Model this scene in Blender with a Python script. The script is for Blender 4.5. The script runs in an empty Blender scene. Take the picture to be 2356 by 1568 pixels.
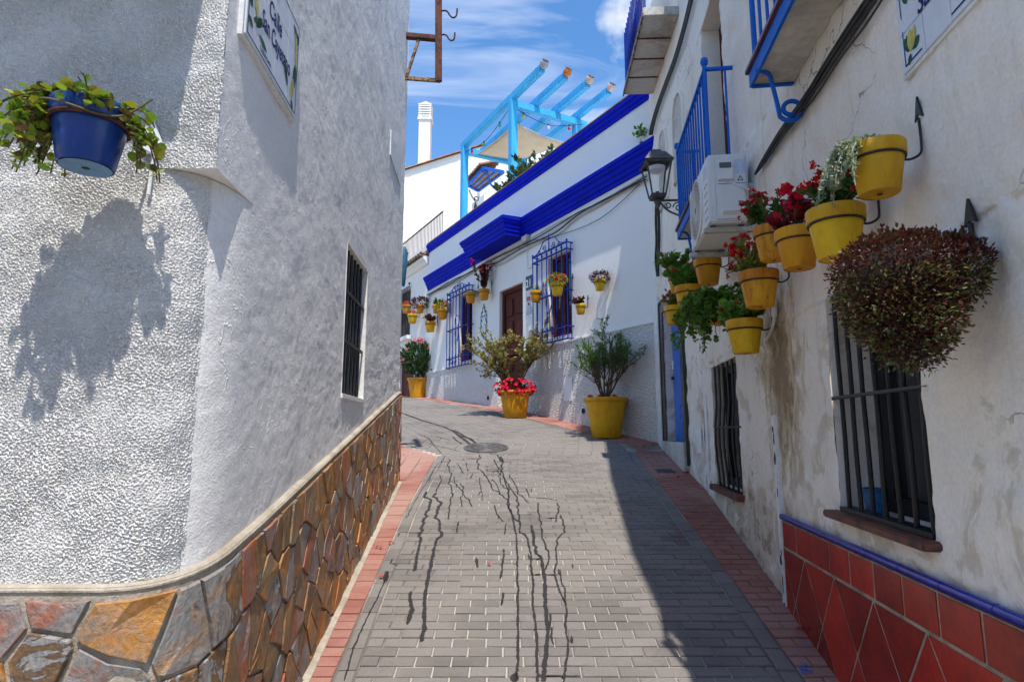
import bpy, bmesh, math, random
import numpy as np
from mathutils import Vector, Matrix, Quaternion
random.seed(7); RNG = np.random.default_rng(11)
sc = bpy.context.scene
COL = sc.collection

# ------------------------------------------------------------------ camera, sky, sun
PITCH = math.radians(8.53); EYE = 1.75; FPX = 1380.0
cam = bpy.data.objects.new('camera', bpy.data.cameras.new('camera')); COL.objects.link(cam)
cam.location = (0, 0, EYE); cam.rotation_euler = (math.pi/2 + PITCH, 0, 0)
cam.data.sensor_width = 36; cam.data.lens = FPX/2356*36; cam.data.clip_start = .05; cam.data.clip_end = 3000
sc.camera = cam
SUN = Vector((.095, -.43, 1)).normalized()           # towards the sun: behind the camera, high, a little right
world = bpy.data.worlds.new('World'); sc.world = world; world.use_nodes = True
nt = world.node_tree; nt.nodes.clear()
def wn(t, **k):
    n = nt.nodes.new(t)
    for a, b in k.items(): setattr(n, a, b)
    return n
sky = wn('ShaderNodeTexSky', sky_type='NISHITA', sun_disc=False)
sky.sun_elevation = math.asin(SUN.z); sky.sun_rotation = math.atan2(SUN.x, SUN.y)
sky.altitude = 20; sky.air_density = 1.0; sky.dust_density = .35; sky.ozone_density = 2.6
hs = wn('ShaderNodeHueSaturation'); hs.inputs['Saturation'].default_value = 1.22; hs.inputs['Value'].default_value = .95
nt.links.new(sky.outputs[0], hs.inputs['Color'])
tc = wn('ShaderNodeTexCoord'); sep = wn('ShaderNodeSeparateXYZ'); nt.links.new(tc.outputs['Generated'], sep.inputs[0])
def wm(op, a, b=None):
    n = wn('ShaderNodeMath', operation=op)
    for i, v in enumerate((a, b)):
        if v is None: continue
        if isinstance(v, (int, float)): n.inputs[i].default_value = v
        else: nt.links.new(v, n.inputs[i])
    return n.outputs[0]
zz = wm('ADD', wm('MAXIMUM', sep.outputs[2], 0.0), .25)
cmb = wn('ShaderNodeCombineXYZ')
nt.links.new(wm('DIVIDE', sep.outputs[0], zz), cmb.inputs[0]); nt.links.new(wm('DIVIDE', sep.outputs[1], zz), cmb.inputs[1])
mp = wn('ShaderNodeMapping'); mp.inputs['Scale'].default_value = (1.0, 3.4, 1); mp.inputs['Rotation'].default_value = (0, 0, .22); mp.inputs['Location'].default_value = (.35, .55, 0)
nt.links.new(cmb.outputs[0], mp.inputs[0])
nz = wn('ShaderNodeTexNoise'); nz.inputs['Scale'].default_value = 1.5; nz.inputs['Detail'].default_value = 5; nz.inputs['Roughness'].default_value = .6; nz.inputs['Distortion'].default_value = .9
nt.links.new(mp.outputs[0], nz.inputs['Vector'])
rp = wn('ShaderNodeValToRGB'); rp.color_ramp.elements[0].position = .47; rp.color_ramp.elements[1].position = .82
rp.color_ramp.elements[1].color = (.62, .62, .62, 1)
nt.links.new(nz.outputs[0], rp.inputs[0])
# cumulus clouds: billowy patches (coarse noise everywhere, one of them right of the roofs)
nz2 = wn('ShaderNodeTexNoise'); nz2.inputs['Scale'].default_value = 9; nz2.inputs['Detail'].default_value = 5; nz2.inputs['Roughness'].default_value = .55
nt.links.new(tc.outputs['Generated'], nz2.inputs['Vector'])
def pxdir(x, y):
    X = (x-1178)/FPX; Y = (784-y)/FPX; c, s = math.cos(PITCH), math.sin(PITCH)
    return Vector((X, c-s*Y, s+c*Y)).normalized()
dist = wn('ShaderNodeVectorMath', operation='DISTANCE'); nt.links.new(tc.outputs['Generated'], dist.inputs[0]); dist.inputs[1].default_value = pxdir(1620, -60)
blob = wm('SUBTRACT', .98, wm('MULTIPLY', dist.outputs['Value'], 5.6))
cum = wm('ADD', blob, wm('MULTIPLY', wm('SUBTRACT', nz2.outputs[0], .5), 1.5))
rp2 = wn('ShaderNodeValToRGB'); rp2.color_ramp.elements[0].position = .22; rp2.color_ramp.elements[1].position = .55
rp2.color_ramp.elements[1].color = (.9, .9, .9, 1)
nt.links.new(cum, rp2.inputs[0])
mx = wn('ShaderNodeMix', data_type='RGBA'); nt.links.new(rp.outputs[0], mx.inputs[0]); nt.links.new(hs.outputs[0], mx.inputs[6]); mx.inputs[7].default_value = (4.4, 4.7, 5.3, 1)
mx2 = wn('ShaderNodeMix', data_type='RGBA'); nt.links.new(rp2.outputs[0], mx2.inputs[0]); nt.links.new(mx.outputs[2], mx2.inputs[6]); mx2.inputs[7].default_value = (4.3, 4.4, 4.6, 1)
bg = wn('ShaderNodeBackground'); bg.inputs[1].default_value = .15; nt.links.new(mx2.outputs[2], bg.inputs[0])
wo = wn('ShaderNodeOutputWorld'); nt.links.new(bg.outputs[0], wo.inputs[0])
world.cycles.sampling_method = 'MANUAL'; world.cycles.sample_map_resolution = 256
sun = bpy.data.objects.new('sun', bpy.data.lights.new('sun', 'SUN')); COL.objects.link(sun)
sun.data.energy = 3.2; sun.data.angle = math.radians(.53); sun.data.color = (1, .955, .88)
sun.rotation_euler = (-SUN).to_track_quat('-Z', 'Y').to_euler(); sun.location = (3, -4, 14)
sc.view_settings.view_transform = 'Standard'; sc.view_settings.look = 'None'; sc.view_settings.gamma = 1
sc.view_settings.exposure = .84
sc.cycles.max_bounces = 6; sc.cycles.diffuse_bounces = 4; sc.cycles.glossy_bounces = 2; sc.cycles.transmission_bounces = 2; sc.cycles.transparent_max_bounces = 4
sc.cycles.caustics_reflective = False; sc.cycles.caustics_refractive = False; sc.cycles.use_adaptive_sampling = True; sc.cycles.adaptive_threshold = .03

# ------------------------------------------------------------------ measuring helpers
CP, SP = math.cos(PITCH), math.sin(PITCH)
def ray(x, y):
    X = (x-1178)/FPX; Y = (784-y)/FPX
    return np.array([X, CP-SP*Y, SP+CP*Y])
_gy = np.linspace(-10, 60, 1401)
_gz = np.interp(_gy, [-10, 0, 8.4, 12, 16, 22, 30, 60], [-1.87, 0, 1.571, 2.17, 2.62, 3.1, 3.5, 4.0])
_k = np.hanning(31); _k /= _k.sum(); _gz = np.convolve(np.pad(_gz, 15, mode='reflect', reflect_type='odd'), _k, mode='valid')
def gz(y): return float(np.interp(y, _gy, _gz))
def gslope(y): return (gz(y+.1)-gz(y-.1))/.2
def gnd(x, y):
    d = ray(x, y); ts = np.linspace(.5, 40, 8000); z = EYE+d[2]*ts-np.interp(d[1]*ts, _gy, _gz)
    t = ts[int(np.argmax(z < 0))]; return d*t+np.array([0, 0, EYE])
class Frame:
    """a wall: u along it, d out of it, z up"""
    def __init__(s, o, e, flip=False):
        s.o = np.array([o[0], o[1], 0.]); t = np.array([e[0]-o[0], e[1]-o[1], 0.]); s.L = float(np.linalg.norm(t)); s.t = t/s.L
        s.n = np.array([-s.t[1], s.t[0], 0.]) * (-1 if flip else 1)
    def p(s, u, d, z): return s.o+s.t*u+s.n*d+np.array([0, 0, z])
    def px(s, x, y, d=0.):
        r = ray(x, y); k = float((s.o+s.n*d)@s.n)/float(r@s.n); q = r*k
        return float((q-s.o)@s.t), float(q[2]+EYE), k
R1 = Frame((1.21+.122*1.3, 1.3), (1.21+.122*6.2, 6.2))
R2 = Frame((1.966, 6.2), (2.08, 8.5))
FF = Frame((2.08, 8.5), (2.08-.486*9.1, 8.5+.874*9.1))
LR = Frame((-.969, 1.86), (-.969-.0586*4.8, 1.86+.998*4.8), flip=True)
LF = Frame((-.969, 1.86), (-4.0, 1.86))

# ------------------------------------------------------------------ materials
def mk(name):
    m = bpy.data.materials.new(name); m.use_nodes = True; t = m.node_tree
    return m, t, t.nodes['Principled BSDF']
def N(t, ty, **k):
    n = t.nodes.new(ty)
    for a, b in k.items(): setattr(n, a, b)
    return n
def L(t, a, b): t.links.new(a, b)
def setin(t, n, i, v):
    if isinstance(v, (int, float)): n.inputs[i].default_value = v
    elif isinstance(v, tuple): n.inputs[i].default_value = (*v, 1) if len(v) == 3 and n.inputs[i].type == 'RGBA' else v
    else: t.links.new(v, n.inputs[i])
def math_(t, op, a, b=0.):
    n = N(t, 'ShaderNodeMath', operation=op); setin(t, n, 0, a); setin(t, n, 1, b); return n.outputs[0]
def mix_(t, f, a, b, blend='MIX'):
    n = N(t, 'ShaderNodeMix', data_type='RGBA', blend_type=blend); setin(t, n, 0, f); setin(t, n, 6, a); setin(t, n, 7, b); return n.outputs[2]
def ramp_(t, v, lo, hi, a=0., b=1.):
    n = N(t, 'ShaderNodeMapRange', interpolation_type='SMOOTHSTEP'); setin(t, n, 0, v)
    for i, x in enumerate((lo, hi, a, b)): n.inputs[1+i].default_value = x
    return n.outputs[0]
def noise_(t, vec, scale, detail=6, rough=.55, dist=0.):
    n = N(t, 'ShaderNodeTexNoise'); n.inputs['Scale'].default_value = scale; n.inputs['Detail'].default_value = detail
    n.inputs['Roughness'].default_value = rough; n.inputs['Distortion'].default_value = dist
    if vec is not None: t.links.new(vec, n.inputs['Vector'])
    return n.outputs[0]
def rand_(t):
    a = N(t, 'ShaderNodeObjectInfo').outputs['Random']; b = N(t, 'ShaderNodeNewGeometry').outputs['Random Per Island']
    return math_(t, 'FRACT', math_(t, 'ADD', a, b))
def pos_(t): return N(t, 'ShaderNodeNewGeometry').outputs['Position']
def scl_(t, vec, s):
    n = N(t, 'ShaderNodeMapping'); n.inputs['Scale'].default_value = s; t.links.new(vec, n.inputs[0]); return n.outputs[0]
def bump_(t, h, strength, dist=.01):
    n = N(t, 'ShaderNodeBump'); n.inputs['Strength'].default_value = strength; n.inputs['Distance'].default_value = dist; setin(t, n, 'Height', h); return n.outputs[0]
def M(name, col, rough=.7, col2=None, scale=6, lo=.4, hi=.65, fine=.12, bump=.0, bscale=60, bdist=.006, spec=.4, metal=0., vary=0., stretch=None):
    m, t, b = mk(name); v = pos_(t)
    if stretch: v = scl_(t, v, stretch)
    c = col
    if col2 is not None: c = mix_(t, ramp_(t, noise_(t, v, scale, 7, .6, .3), lo, hi), col, col2)
    if fine:
        f = ramp_(t, noise_(t, v, scale*9, 5, .6), .25, .75, 1-fine, 1+fine)
        c = mix_(t, 1., c, f, 'MULTIPLY')
    if vary:
        h = N(t, 'ShaderNodeHueSaturation'); setin(t, h, 'Color', c); r = rand_(t)
        setin(t, h, 'Value', ramp_(t, r, 0, 1, 1-vary, 1+vary)); c = h.outputs[0]
    setin(t, b, 'Base Color', c); b.inputs['Roughness'].default_value = rough; b.inputs['Specular IOR Level'].default_value = spec; b.inputs['Metallic'].default_value = metal
    if bump: L(t, bump_(t, noise_(t, v, bscale, 6, .6), bump, bdist), b.inputs['Normal'])
    return m
def leafmat(name, cols, rough=.45, trans=.25, spec=.35):
    m, t, b = mk(name); r = N(t, 'ShaderNodeNewGeometry').outputs['Random Per Island']
    cr = N(t, 'ShaderNodeValToRGB'); L(t, r, cr.inputs[0]); e = cr.color_ramp.elements
    while len(e) < len(cols): e.new(.5)
    for i, c in enumerate(cols): e[i].position = i/(len(cols)-1); e[i].color = (*c, 1)
    L(t, cr.outputs[0], b.inputs['Base Color']); b.inputs['Roughness'].default_value = rough; b.inputs['Specular IOR Level'].default_value = spec
    tr = N(t, 'ShaderNodeBsdfTranslucent'); L(t, mix_(t, 1., cr.outputs[0], (1.3, 1.35, .9), 'MULTIPLY'), tr.inputs[0])
    ms = N(t, 'ShaderNodeMixShader'); ms.inputs[0].default_value = trans
    L(t, b.outputs[0], ms.inputs[1]); L(t, tr.outputs[0], ms.inputs[2]); L(t, ms.outputs[0], t.nodes['Material Output'].inputs[0])
    return m

# white lime-washed walls
def whitewash(name, col=(.80, .80, .80), grime=(.62, .61, .59), gl=.55, gh=.8, bump=.35, bscale=38, bdist=.012, streak=True):
    m, t, b = mk(name); v = pos_(t)
    g1 = ramp_(t, noise_(t, v, 1.7, 8, .65, .5), gl, gh)
    c = mix_(t, g1, col, grime)
    if streak:
        sv = scl_(t, v, (6, 6, .45)); g2 = ramp_(t, noise_(t, sv, 1.6, 6, .6, .2), .56, .8, 0, .55); c = mix_(t, g2, c, grime)
    c = mix_(t, 1., c, ramp_(t, noise_(t, v, 55, 4), .2, .8, .93, 1.05), 'MULTIPLY')
    setin(t, b, 'Base Color', c); b.inputs['Roughness'].default_value = .95; b.inputs['Specular IOR Level'].default_value = .06
    h = math_(t, 'ADD', noise_(t, v, bscale, 4, .62), math_(t, 'MULTIPLY', noise_(t, v, bscale*.13, 3), 1.6))
    if streak:      # trowel ridges and old drips left under the limewash
        n1 = noise_(t, scl_(t, v, (1, 1, .7)), 4.2, 4, .55, .6); line = ramp_(t, math_(t, 'ABSOLUTE', math_(t, 'SUBTRACT', n1, .5)), .0, .010, 1., 0.)
        line = math_(t, 'MULTIPLY', line, ramp_(t, noise_(t, v, 2.3, 3), .50, .60)); h = math_(t, 'ADD', h, math_(t, 'MULTIPLY', line, 1.1))
        spk = ramp_(t, noise_(t, v, 62, 2), .66, .74); h = math_(t, 'ADD', h, math_(t, 'MULTIPLY', spk, .8))
    L(t, bump_(t, h, bump, bdist), b.inputs['Normal'])
    return m
m_rough = whitewash('rough_stucco', (.72, .70, .67), (.63, .61, .58), .6, .9, .35, 190, .005, False)
m_smooth = whitewash('trowelled_plaster', (.83, .81, .78), (.73, .71, .68), .45, .85, .42, 110, .007)
m_far = whitewash('far_whitewash', (.82, .79, .75), (.72, .69, .655), .6, .9, .25, 26, .012, False)
m_back = whitewash('back_whitewash', (.82, .80, .76), (.72, .69, .64), .55, .9, .1, 12, .01)

# weathered wall on the right
def weathered():
    m, t, b = mk('weathered_plaster'); v = pos_(t); sp = N(t, 'ShaderNodeSeparateXYZ'); L(t, v, sp.inputs[0])
    base = mix_(t, ramp_(t, noise_(t, v, .9, 4, .6, .4), .42, .75), (.84, .775, .69), (.76, .685, .59))
    # rusty runs and damp patches where the limewash has gone
    run = ramp_(t, noise_(t, scl_(t, v, (4.5, 4.5, .35)), 1.4, 5, .65, .4), .56, .80, 0, .7)
    base = mix_(t, run, base, (.56, .465, .345))
    lowz = math_(t, 'SUBTRACT', math_(t, 'MULTIPLY', sp.outputs[1], .187), sp.outputs[2])     # minus height above the street
    damp = math_(t, 'ADD', noise_(t, v, 2.6, 6, .68, .6), math_(t, 'MULTIPLY', math_(t, 'ADD', lowz, 1.55), .10))
    base = mix_(t, ramp_(t, damp, .565, .64, 0, .7), base, (.56, .475, .36))
    base = mix_(t, ramp_(t, damp, .69, .76, 0, .8), base, (.34, .26, .17))
    # the soot-brown stain under the air conditioner
    d = N(t, 'ShaderNodeVectorMath', operation='DISTANCE'); L(t, scl_(t, v, (1, 1.0, .60)), d.inputs[0])
    q = STAIN; d.inputs[1].default_value = (q[0], q[1], q[2]*.60)
    s = math_(t, 'SUBTRACT', math_(t, 'MULTIPLY', noise_(t, scl_(t, v, (5, 5, 2.2)), 2.2, 7, .72, .5), 1.5), math_(t, 'MULTIPLY', d.outputs['Value'], 1.35))
    base = mix_(t, ramp_(t, s, .12, .42, 0, .8), base, (.46, .365, .22))
    base = mix_(t, ramp_(t, s, .40, .62, 0, .85), base, (.25, .185, .11))
    # bare off-white islands of newer paint
    isl = ramp_(t, noise_(t, v, 3.4, 6, .7, .3), .62, .66, 0, .55); base = mix_(t, isl, base, (.80, .775, .73))
    # cracks
    vo = N(t, 'ShaderNodeTexVoronoi', feature='DISTANCE_TO_EDGE'); vo.inputs['Scale'].default_value = 1.5
    wv = N(t, 'ShaderNodeVectorMath', operation='ADD'); L(t, v, wv.inputs[0])
    nn = N(t, 'ShaderNodeTexNoise'); nn.inputs['Scale'].default_value = 3.5; nn.inputs['Detail'].default_value = 4; L(t, v, nn.inputs['Vector'])
    sc2 = N(t, 'ShaderNodeVectorMath', operation='SCALE'); L(t, nn.outputs['Color'], sc2.inputs[0]); sc2.inputs['Scale'].default_value = .55; L(t, sc2.outputs[0], wv.inputs[1])
    L(t, wv.outputs[0], vo.inputs['Vector'])
    crm = ramp_(t, noise_(t, v, .8, 3), .50, .58)
    cr = math_(t, 'MULTIPLY', ramp_(t, vo.outputs[0], .002, .006, 1, 0), crm)
    base = mix_(t, math_(t, 'MULTIPLY', cr, .75), base, (.16, .14, .12))
    base = mix_(t, 1., base, ramp_(t, noise_(t, v, 60, 5), .2, .8, .92, 1.06), 'MULTIPLY')
    setin(t, b, 'Base Color', base); b.inputs['Roughness'].default_value = .9; b.inputs['Specular IOR Level'].default_value = .15
    h = math_(t, 'ADD', math_(t, 'MULTIPLY', noise_(t, v, 4.5, 5, .6), 1.2), math_(t, 'MULTIPLY', noise_(t, v, 60, 3), .25))
    h = math_(t, 'ADD', h, math_(t, 'ADD', math_(t, 'MULTIPLY', isl, .25), math_(t, 'MULTIPLY', cr, -.5)))
    L(t, bump_(t, h, .6, .02), b.inputs['Normal'])
    return m
_u, _z, _ = R1.px(1795, 862); STAIN = R1.p(_u, 0, _z)
m_weather = weathered()

def pebble():
    m, t, b = mk('pebbledash'); v = pos_(t)
    vo = N(t, 'ShaderNodeTexVoronoi'); vo.inputs['Scale'].default_value = 34; vo.inputs['Randomness'].default_value = 1; L(t, v, vo.inputs['Vector'])
    n = noise_(t, v, 30, 7, .7)
    c = mix_(t, ramp_(t, n, .42, .62), (.82, .79, .75), (.70, .67, .635)); setin(t, b, 'Base Color', c); b.inputs['Roughness'].default_value = .9
    h = math_(t, 'ADD', math_(t, 'MULTIPLY', vo.outputs[0], -1.), n)
    L(t, bump_(t, h, 1., .035), b.inputs['Normal']); return m
m_pebble = pebble()

def stone():
    m, t, b = mk('slate_stone'); tcn = N(t, 'ShaderNodeNewGeometry').outputs['Position']; r = rand_(t)
    off = N(t, 'ShaderNodeVectorMath', operation='ADD'); L(t, tcn, off.inputs[0]); cb = N(t, 'ShaderNodeCombineXYZ'); L(t, math_(t, 'MULTIPLY', r, 37.), cb.inputs[0]); L(t, cb.outputs[0], off.inputs[1])
    v = off.outputs[0]
    cr = N(t, 'ShaderNodeValToRGB'); e = cr.color_ramp.elements; cr.color_ramp.interpolation = 'LINEAR'
    cols = [(.29, .30, .30), (.36, .17, .055), (.17, .11, .06), (.50, .18, .022), (.24, .18, .105), (.36, .10, .035), (.25, .25, .24), (.45, .20, .04), (.11, .075, .05)]
    while len(e) < len(cols): e.new(.5)
    for i, c in enumerate(cols): e[i].position = i/(len(cols)-1); e[i].color = (*c, 1)
    # the bedding runs across each stone: rust, ochre and slate in veins
    k = math_(t, 'ADD', r, math_(t, 'MULTIPLY', math_(t, 'SUBTRACT', noise_(t, v, 6.5, 6, .65, .9), .5), .5))
    L(t, math_(t, 'FRACT', math_(t, 'ADD', k, 1.)), cr.inputs[0])
    c = cr.outputs[0]
    c = mix_(t, ramp_(t, noise_(t, scl_(t, v, (1, 1, .45)), 13, 6, .7, .8), .57, .72, 0, .85), c, (.05, .036, .028))
    c = mix_(t, ramp_(t, noise_(t, v, 8, 7, .65, 1.2), .60, .75, 0, .75), c, (.46, .16, .03))
    c = mix_(t, 1., c, ramp_(t, noise_(t, v, 70, 4), .2, .8, .8, 1.2), 'MULTIPLY')
    setin(t, b, 'Base Color', c); b.inputs['Roughness'].default_value = .52; b.inputs['Specular IOR Level'].default_value = .45
    h = math_(t, 'ADD', noise_(t, v, 14, 9, .65, .4), math_(t, 'MULTIPLY', noise_(t, scl_(t, v, (1, 1, .35)), 45, 5), .3))
    L(t, bump_(t, h, .9, .02), b.inputs['Normal']); return m
m_stone = stone()
m_mortar = M('mortar', (.43, .375, .30), .95, (.32, .27, .205), 5, bump=.8, bscale=70, bdist=.01, spec=.1)

def paver(name, c1, c2, c3, dirt=(.10, .09, .08)):
    m, t, b = mk(name); v = pos_(t); r = rand_(t)
    c = mix_(t, r, c1, c2); c = mix_(t, ramp_(t, noise_(t, v, 1.1, 5, .6, .3), .36, .66, 0, .85), c, c3)
    c = mix_(t, ramp_(t, noise_(t, v, 7, 8, .7), .56, .75, 0, .55), c, dirt)
    c = mix_(t, 1., c, ramp_(t, noise_(t, v, 140, 4, .7), .2, .8, .8, 1.2), 'MULTIPLY')
    c = mix_(t, ramp_(t, noise_(t, v, 260, 2), .70, .74, 0, .5), c, (.55, .53, .5))
    setin(t, b, 'Base Color', c); b.inputs['Roughness'].default_value = .82; b.inputs['Specular IOR Level'].default_value = .3
    L(t, bump_(t, math_(t, 'ADD', noise_(t, v, 120, 5), noise_(t, v, 18, 5)), .35, .006), b.inputs['Normal']); return m
m_gray = paver('grey_concrete_paver', (.128, .113, .103), (.205, .185, .170), (.215, .193, .172))
m_red = paver('red_concrete_paver', (.25, .088, .066), (.32, .135, .10), (.38, .225, .18), (.13, .07, .055))
def sandjoint():
    m, t, b = mk('sandy_joints'); v = pos_(t)
    c = mix_(t, ramp_(t, noise_(t, v, .9, 5, .6), .40, .62), (.40, .365, .31), (.13, .115, .10))
    setin(t, b, 'Base Color', c); b.inputs['Roughness'].default_value = .95; return m
m_joint = sandjoint()
def wet():
    m, t, b = mk('wet_streak'); b.inputs['Base Color'].default_value = (.028, .023, .020, 1); b.inputs['Roughness'].default_value = .55; b.inputs['Specular IOR Level'].default_value = .4; return m
m_wet = wet()
def potpaint(name, a, b, chip, amt):
    m, t, bs = mk(name); v = pos_(t); r = N(t, 'ShaderNodeObjectInfo').outputs['Random']
    c = mix_(t, ramp_(t, noise_(t, scl_(t, v, (1, 1, .35)), 14, 5, .6, .4), .38, .68), a, b)
    c = mix_(t, ramp_(t, noise_(t, scl_(t, v, (9, 9, 1.2)), 5, 4, .6), .60-amt, .82-amt, 0, .6), c, chip)
    c = mix_(t, ramp_(t, noise_(t, v, 34, 5, .7), .66-amt*.5, .72-amt*.5, 0, .8), c, chip)
    h = N(t, 'ShaderNodeHueSaturation'); setin(t, h, 'Color', c); setin(t, h, 'Value', ramp_(t, r, 0, 1, .88, 1.06)); setin(t, h, 'Hue', ramp_(t, r, 0, 1, .49, .508))
    L(t, h.outputs[0], bs.inputs['Base Color']); setin(t, bs, 'Roughness', ramp_(t, noise_(t, v, 20, 3), .3, .7, .42, .7)); bs.inputs['Specular IOR Level'].default_value = .3
    L(t, bump_(t, math_(t, 'ADD', noise_(t, scl_(t, v, (1, 1, 3)), 40, 4), noise_(t, v, 9, 3)), .25, .006), bs.inputs['Normal']); return m
m_yel = potpaint('yellow_pot_paint', (.70, .35, .008), (.62, .27, .008), (.34, .13, .02), .05)
m_yel2 = potpaint('faded_orange_yellow_paint', (.64, .29, .012), (.52, .19, .012), (.26, .08, .015), .12)
m_yel3 = potpaint('lemon_yellow_paint', (.72, .44, .014), (.64, .34, .010), (.36, .17, .025), .04)
m_potblue = M('blue_pot_glaze', (.006, .045, .24), .3, (.004, .03, .17), 6, .4, .7, .05, .08, 50, .003, .5)
m_potblue_in = M('blue_pot_base', (.14, .28, .46), .6, (.10, .20, .34), 9)
m_soil = M('soil', (.05, .035, .025), .95, (.09, .06, .04), 30, bump=1, bscale=80)
m_iron = M('black_iron', (.012, .012, .013), .45, (.03, .025, .022), 14, .55, .75, .1, .2, 90, .002, .5)
m_cornice = M('cobalt_cornice_paint', (.004, .014, .48), .7, (.004, .012, .34), 5, .4, .75, .14, .5, 9, .012, .08)
m_grille = M('blue_grille_paint', (.006, .025, .27), .55, (.005, .015, .17), 6, .45, .7, .1, .1, 60, .002, .15)
m_balc = M('bright_blue_paint', (.006, .12, .55), .5, (.005, .09, .42), 6, .45, .75, .08, .1, 50, .003, .2)
m_pergola = M('turquoise_wood_paint', (.05, .40, .74), .55, (.04, .30, .60), 5, .45, .75, .1, .2, 30, .004, .3, stretch=(1, 1, .4))
m_bdoor = M('blue_door_paint', (.02, .15, .55), .4, (.015, .12, .45), 4, .4, .7, .06, .1, 20, .003, .4)
m_wood = M('brown_wood', (.105, .024, .014), .6, (.065, .015, .010), 10, .4, .7, .15, .3, 60, .003, .1, stretch=(6, 6, .5))
m_shut = M('dark_shutter_wood', (.05, .016, .012), .6, (.03, .010, .009), 8, spec=.1)
m_dark = M('dark_interior', (.012, .012, .014), .7)
def glass():
    m, t, b = mk('window_glass'); b.inputs['Base Color'].default_value = (.02, .023, .026, 1); b.inputs['Roughness'].default_value = .08; b.inputs['Specular IOR Level'].default_value = .6; return m
m_glass = glass()
m_cable = M('black_cable', (.012, .012, .012), .6, (.035, .033, .03), 9)
m_rust = M('rusty_iron', (.14, .05, .028), .85, (.045, .022, .018), 14, .42, .6, .25, .5, 70, .004, .3)
m_rust2 = M('rust_with_paint_flakes', (.34, .22, .12), .8, (.09, .04, .025), 18, .45, .58, .2, .5, 70, .004, .3)
m_concrete = M('stained_concrete', (.56, .53, .48), .9, (.33, .29, .24), 2.4, .42, .7, .12, .3, 40, .008, .2)
m_brown = M('brown_glazed_brick', (.13, .035, .022), .35, (.05, .018, .014), 12, .45, .65, .15, .2, 40, .003, .5)
m_acw = M('white_plastic', (.70, .70, .68), .4, (.64, .63, .60), 5, .5, .8, .03, spec=.4)
m_acg = M('grey_plastic', (.10, .10, .10), .5)
m_acl = M('pale_blue_label', (.50, .56, .68), .5)
m_steel = M('galvanised_bracket', (.55, .53, .48), .5, (.40, .33, .24), 8, spec=.5)
m_wht = M('white_paint', (.78, .78, .77), .6, (.68, .67, .65), 8)
m_ceram = M('white_glazed_tile', (.66, .68, .71), .4, (.60, .62, .67), 5, .4, .7, .03, spec=.6)
m_ink = M('navy_glaze', (.008, .010, .12), .5, spec=.15)
m_lemon = M('lemon_glaze', (.58, .47, .03), .4, (.42, .36, .03), 40, spec=.6)
m_lleaf = M('leaf_green_glaze', (.015, .10, .035), .5, (.008, .045, .022), 40, spec=.2)
m_crest = M('bronze_glaze', (.22, .12, .04), .2, (.08, .03, .05), 60)
m_tile = M('red_clay_tile', (.40, .022, .008), .24, (.26, .014, .008), 5, .4, .7, .16, .15, 30, .003, .5, vary=.28)
m_bluetrim = M('cobalt_glazed_trim', (.004, .010, .28), .2, (.004, .008, .18), 9, .45, .7, .08, .1, 60, .002, .6)
m_grout = M('grey_grout', (.40, .34, .27), .95, (.22, .18, .14), 9, bump=.5, bscale=90, spec=.1)
m_roof = M('terracotta_roof', (.42, .20, .10), .85, (.24, .16, .11), 5, .4, .65, .2, .3, 30, .008, .2, vary=.25)
m_roofd = M('old_terracotta', (.30, .20, .13), .9, (.16, .12, .09), 8, .4, .65, .2, .3, 30, .008, .2, vary=.2)
m_sail = M('sand_canvas', (.60, .50, .36), .9, (.54, .45, .32), 3, .4, .7, .04, .2, 200, .002, .1)
m_lampg = M('lamp_grey_iron', (.06, .062, .062), .55, (.10, .095, .085), 9)
m_plastic = M('teal_rolled_canvas', (.02, .13, .16), .6, (.015, .08, .12), 8)
m_manhole = M('cast_iron_cover', (.06, .058, .055), .5, (.12, .11, .10), 14, .4, .65, .2, .6, 60, .006, .5)
m_sill = M('weathered_sill', (.16, .065, .045), .6, (.06, .035, .03), 9, .42, .65, .2, .3, 40, .004, .3)
m_bluepl = M('blue_bag_plastic', (.02, .18, .42), .25, (.01, .10, .28), 20, bump=.9, bscale=30, bdist=.02)
m_bpaint = M('blue_paint_splash', (.05, .20, .62), .6)
m_bark = M('shrub_bark', (.15, .095, .06), .9, (.08, .05, .035), 20, bump=.6, bscale=50)
m_twig = M('green_brown_stem', (.13, .085, .035), .8, (.10, .10, .03), 15)
def mosaic():
    m, t, b = mk('patterned_tile_border'); v = pos_(t)
    vo = N(t, 'ShaderNodeTexVoronoi', feature='F1', distance='MANHATTAN'); vo.inputs['Scale'].default_value = 16; vo.inputs['Randomness'].default_value = .15; L(t, v, vo.inputs['Vector'])
    c = mix_(t, ramp_(t, vo.outputs[0], .18, .24), (.10, .055, .045), (.52, .49, .45)); c = mix_(t, ramp_(t, vo.outputs[0], .42, .47), c, (.09, .06, .05))
    setin(t, b, 'Base Color', c); b.inputs['Roughness'].default_value = .3; return m
m_mosaic = mosaic()
m_dkgreen = M('dark_green_tile_edge', (.02, .04, .03), .3)
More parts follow.
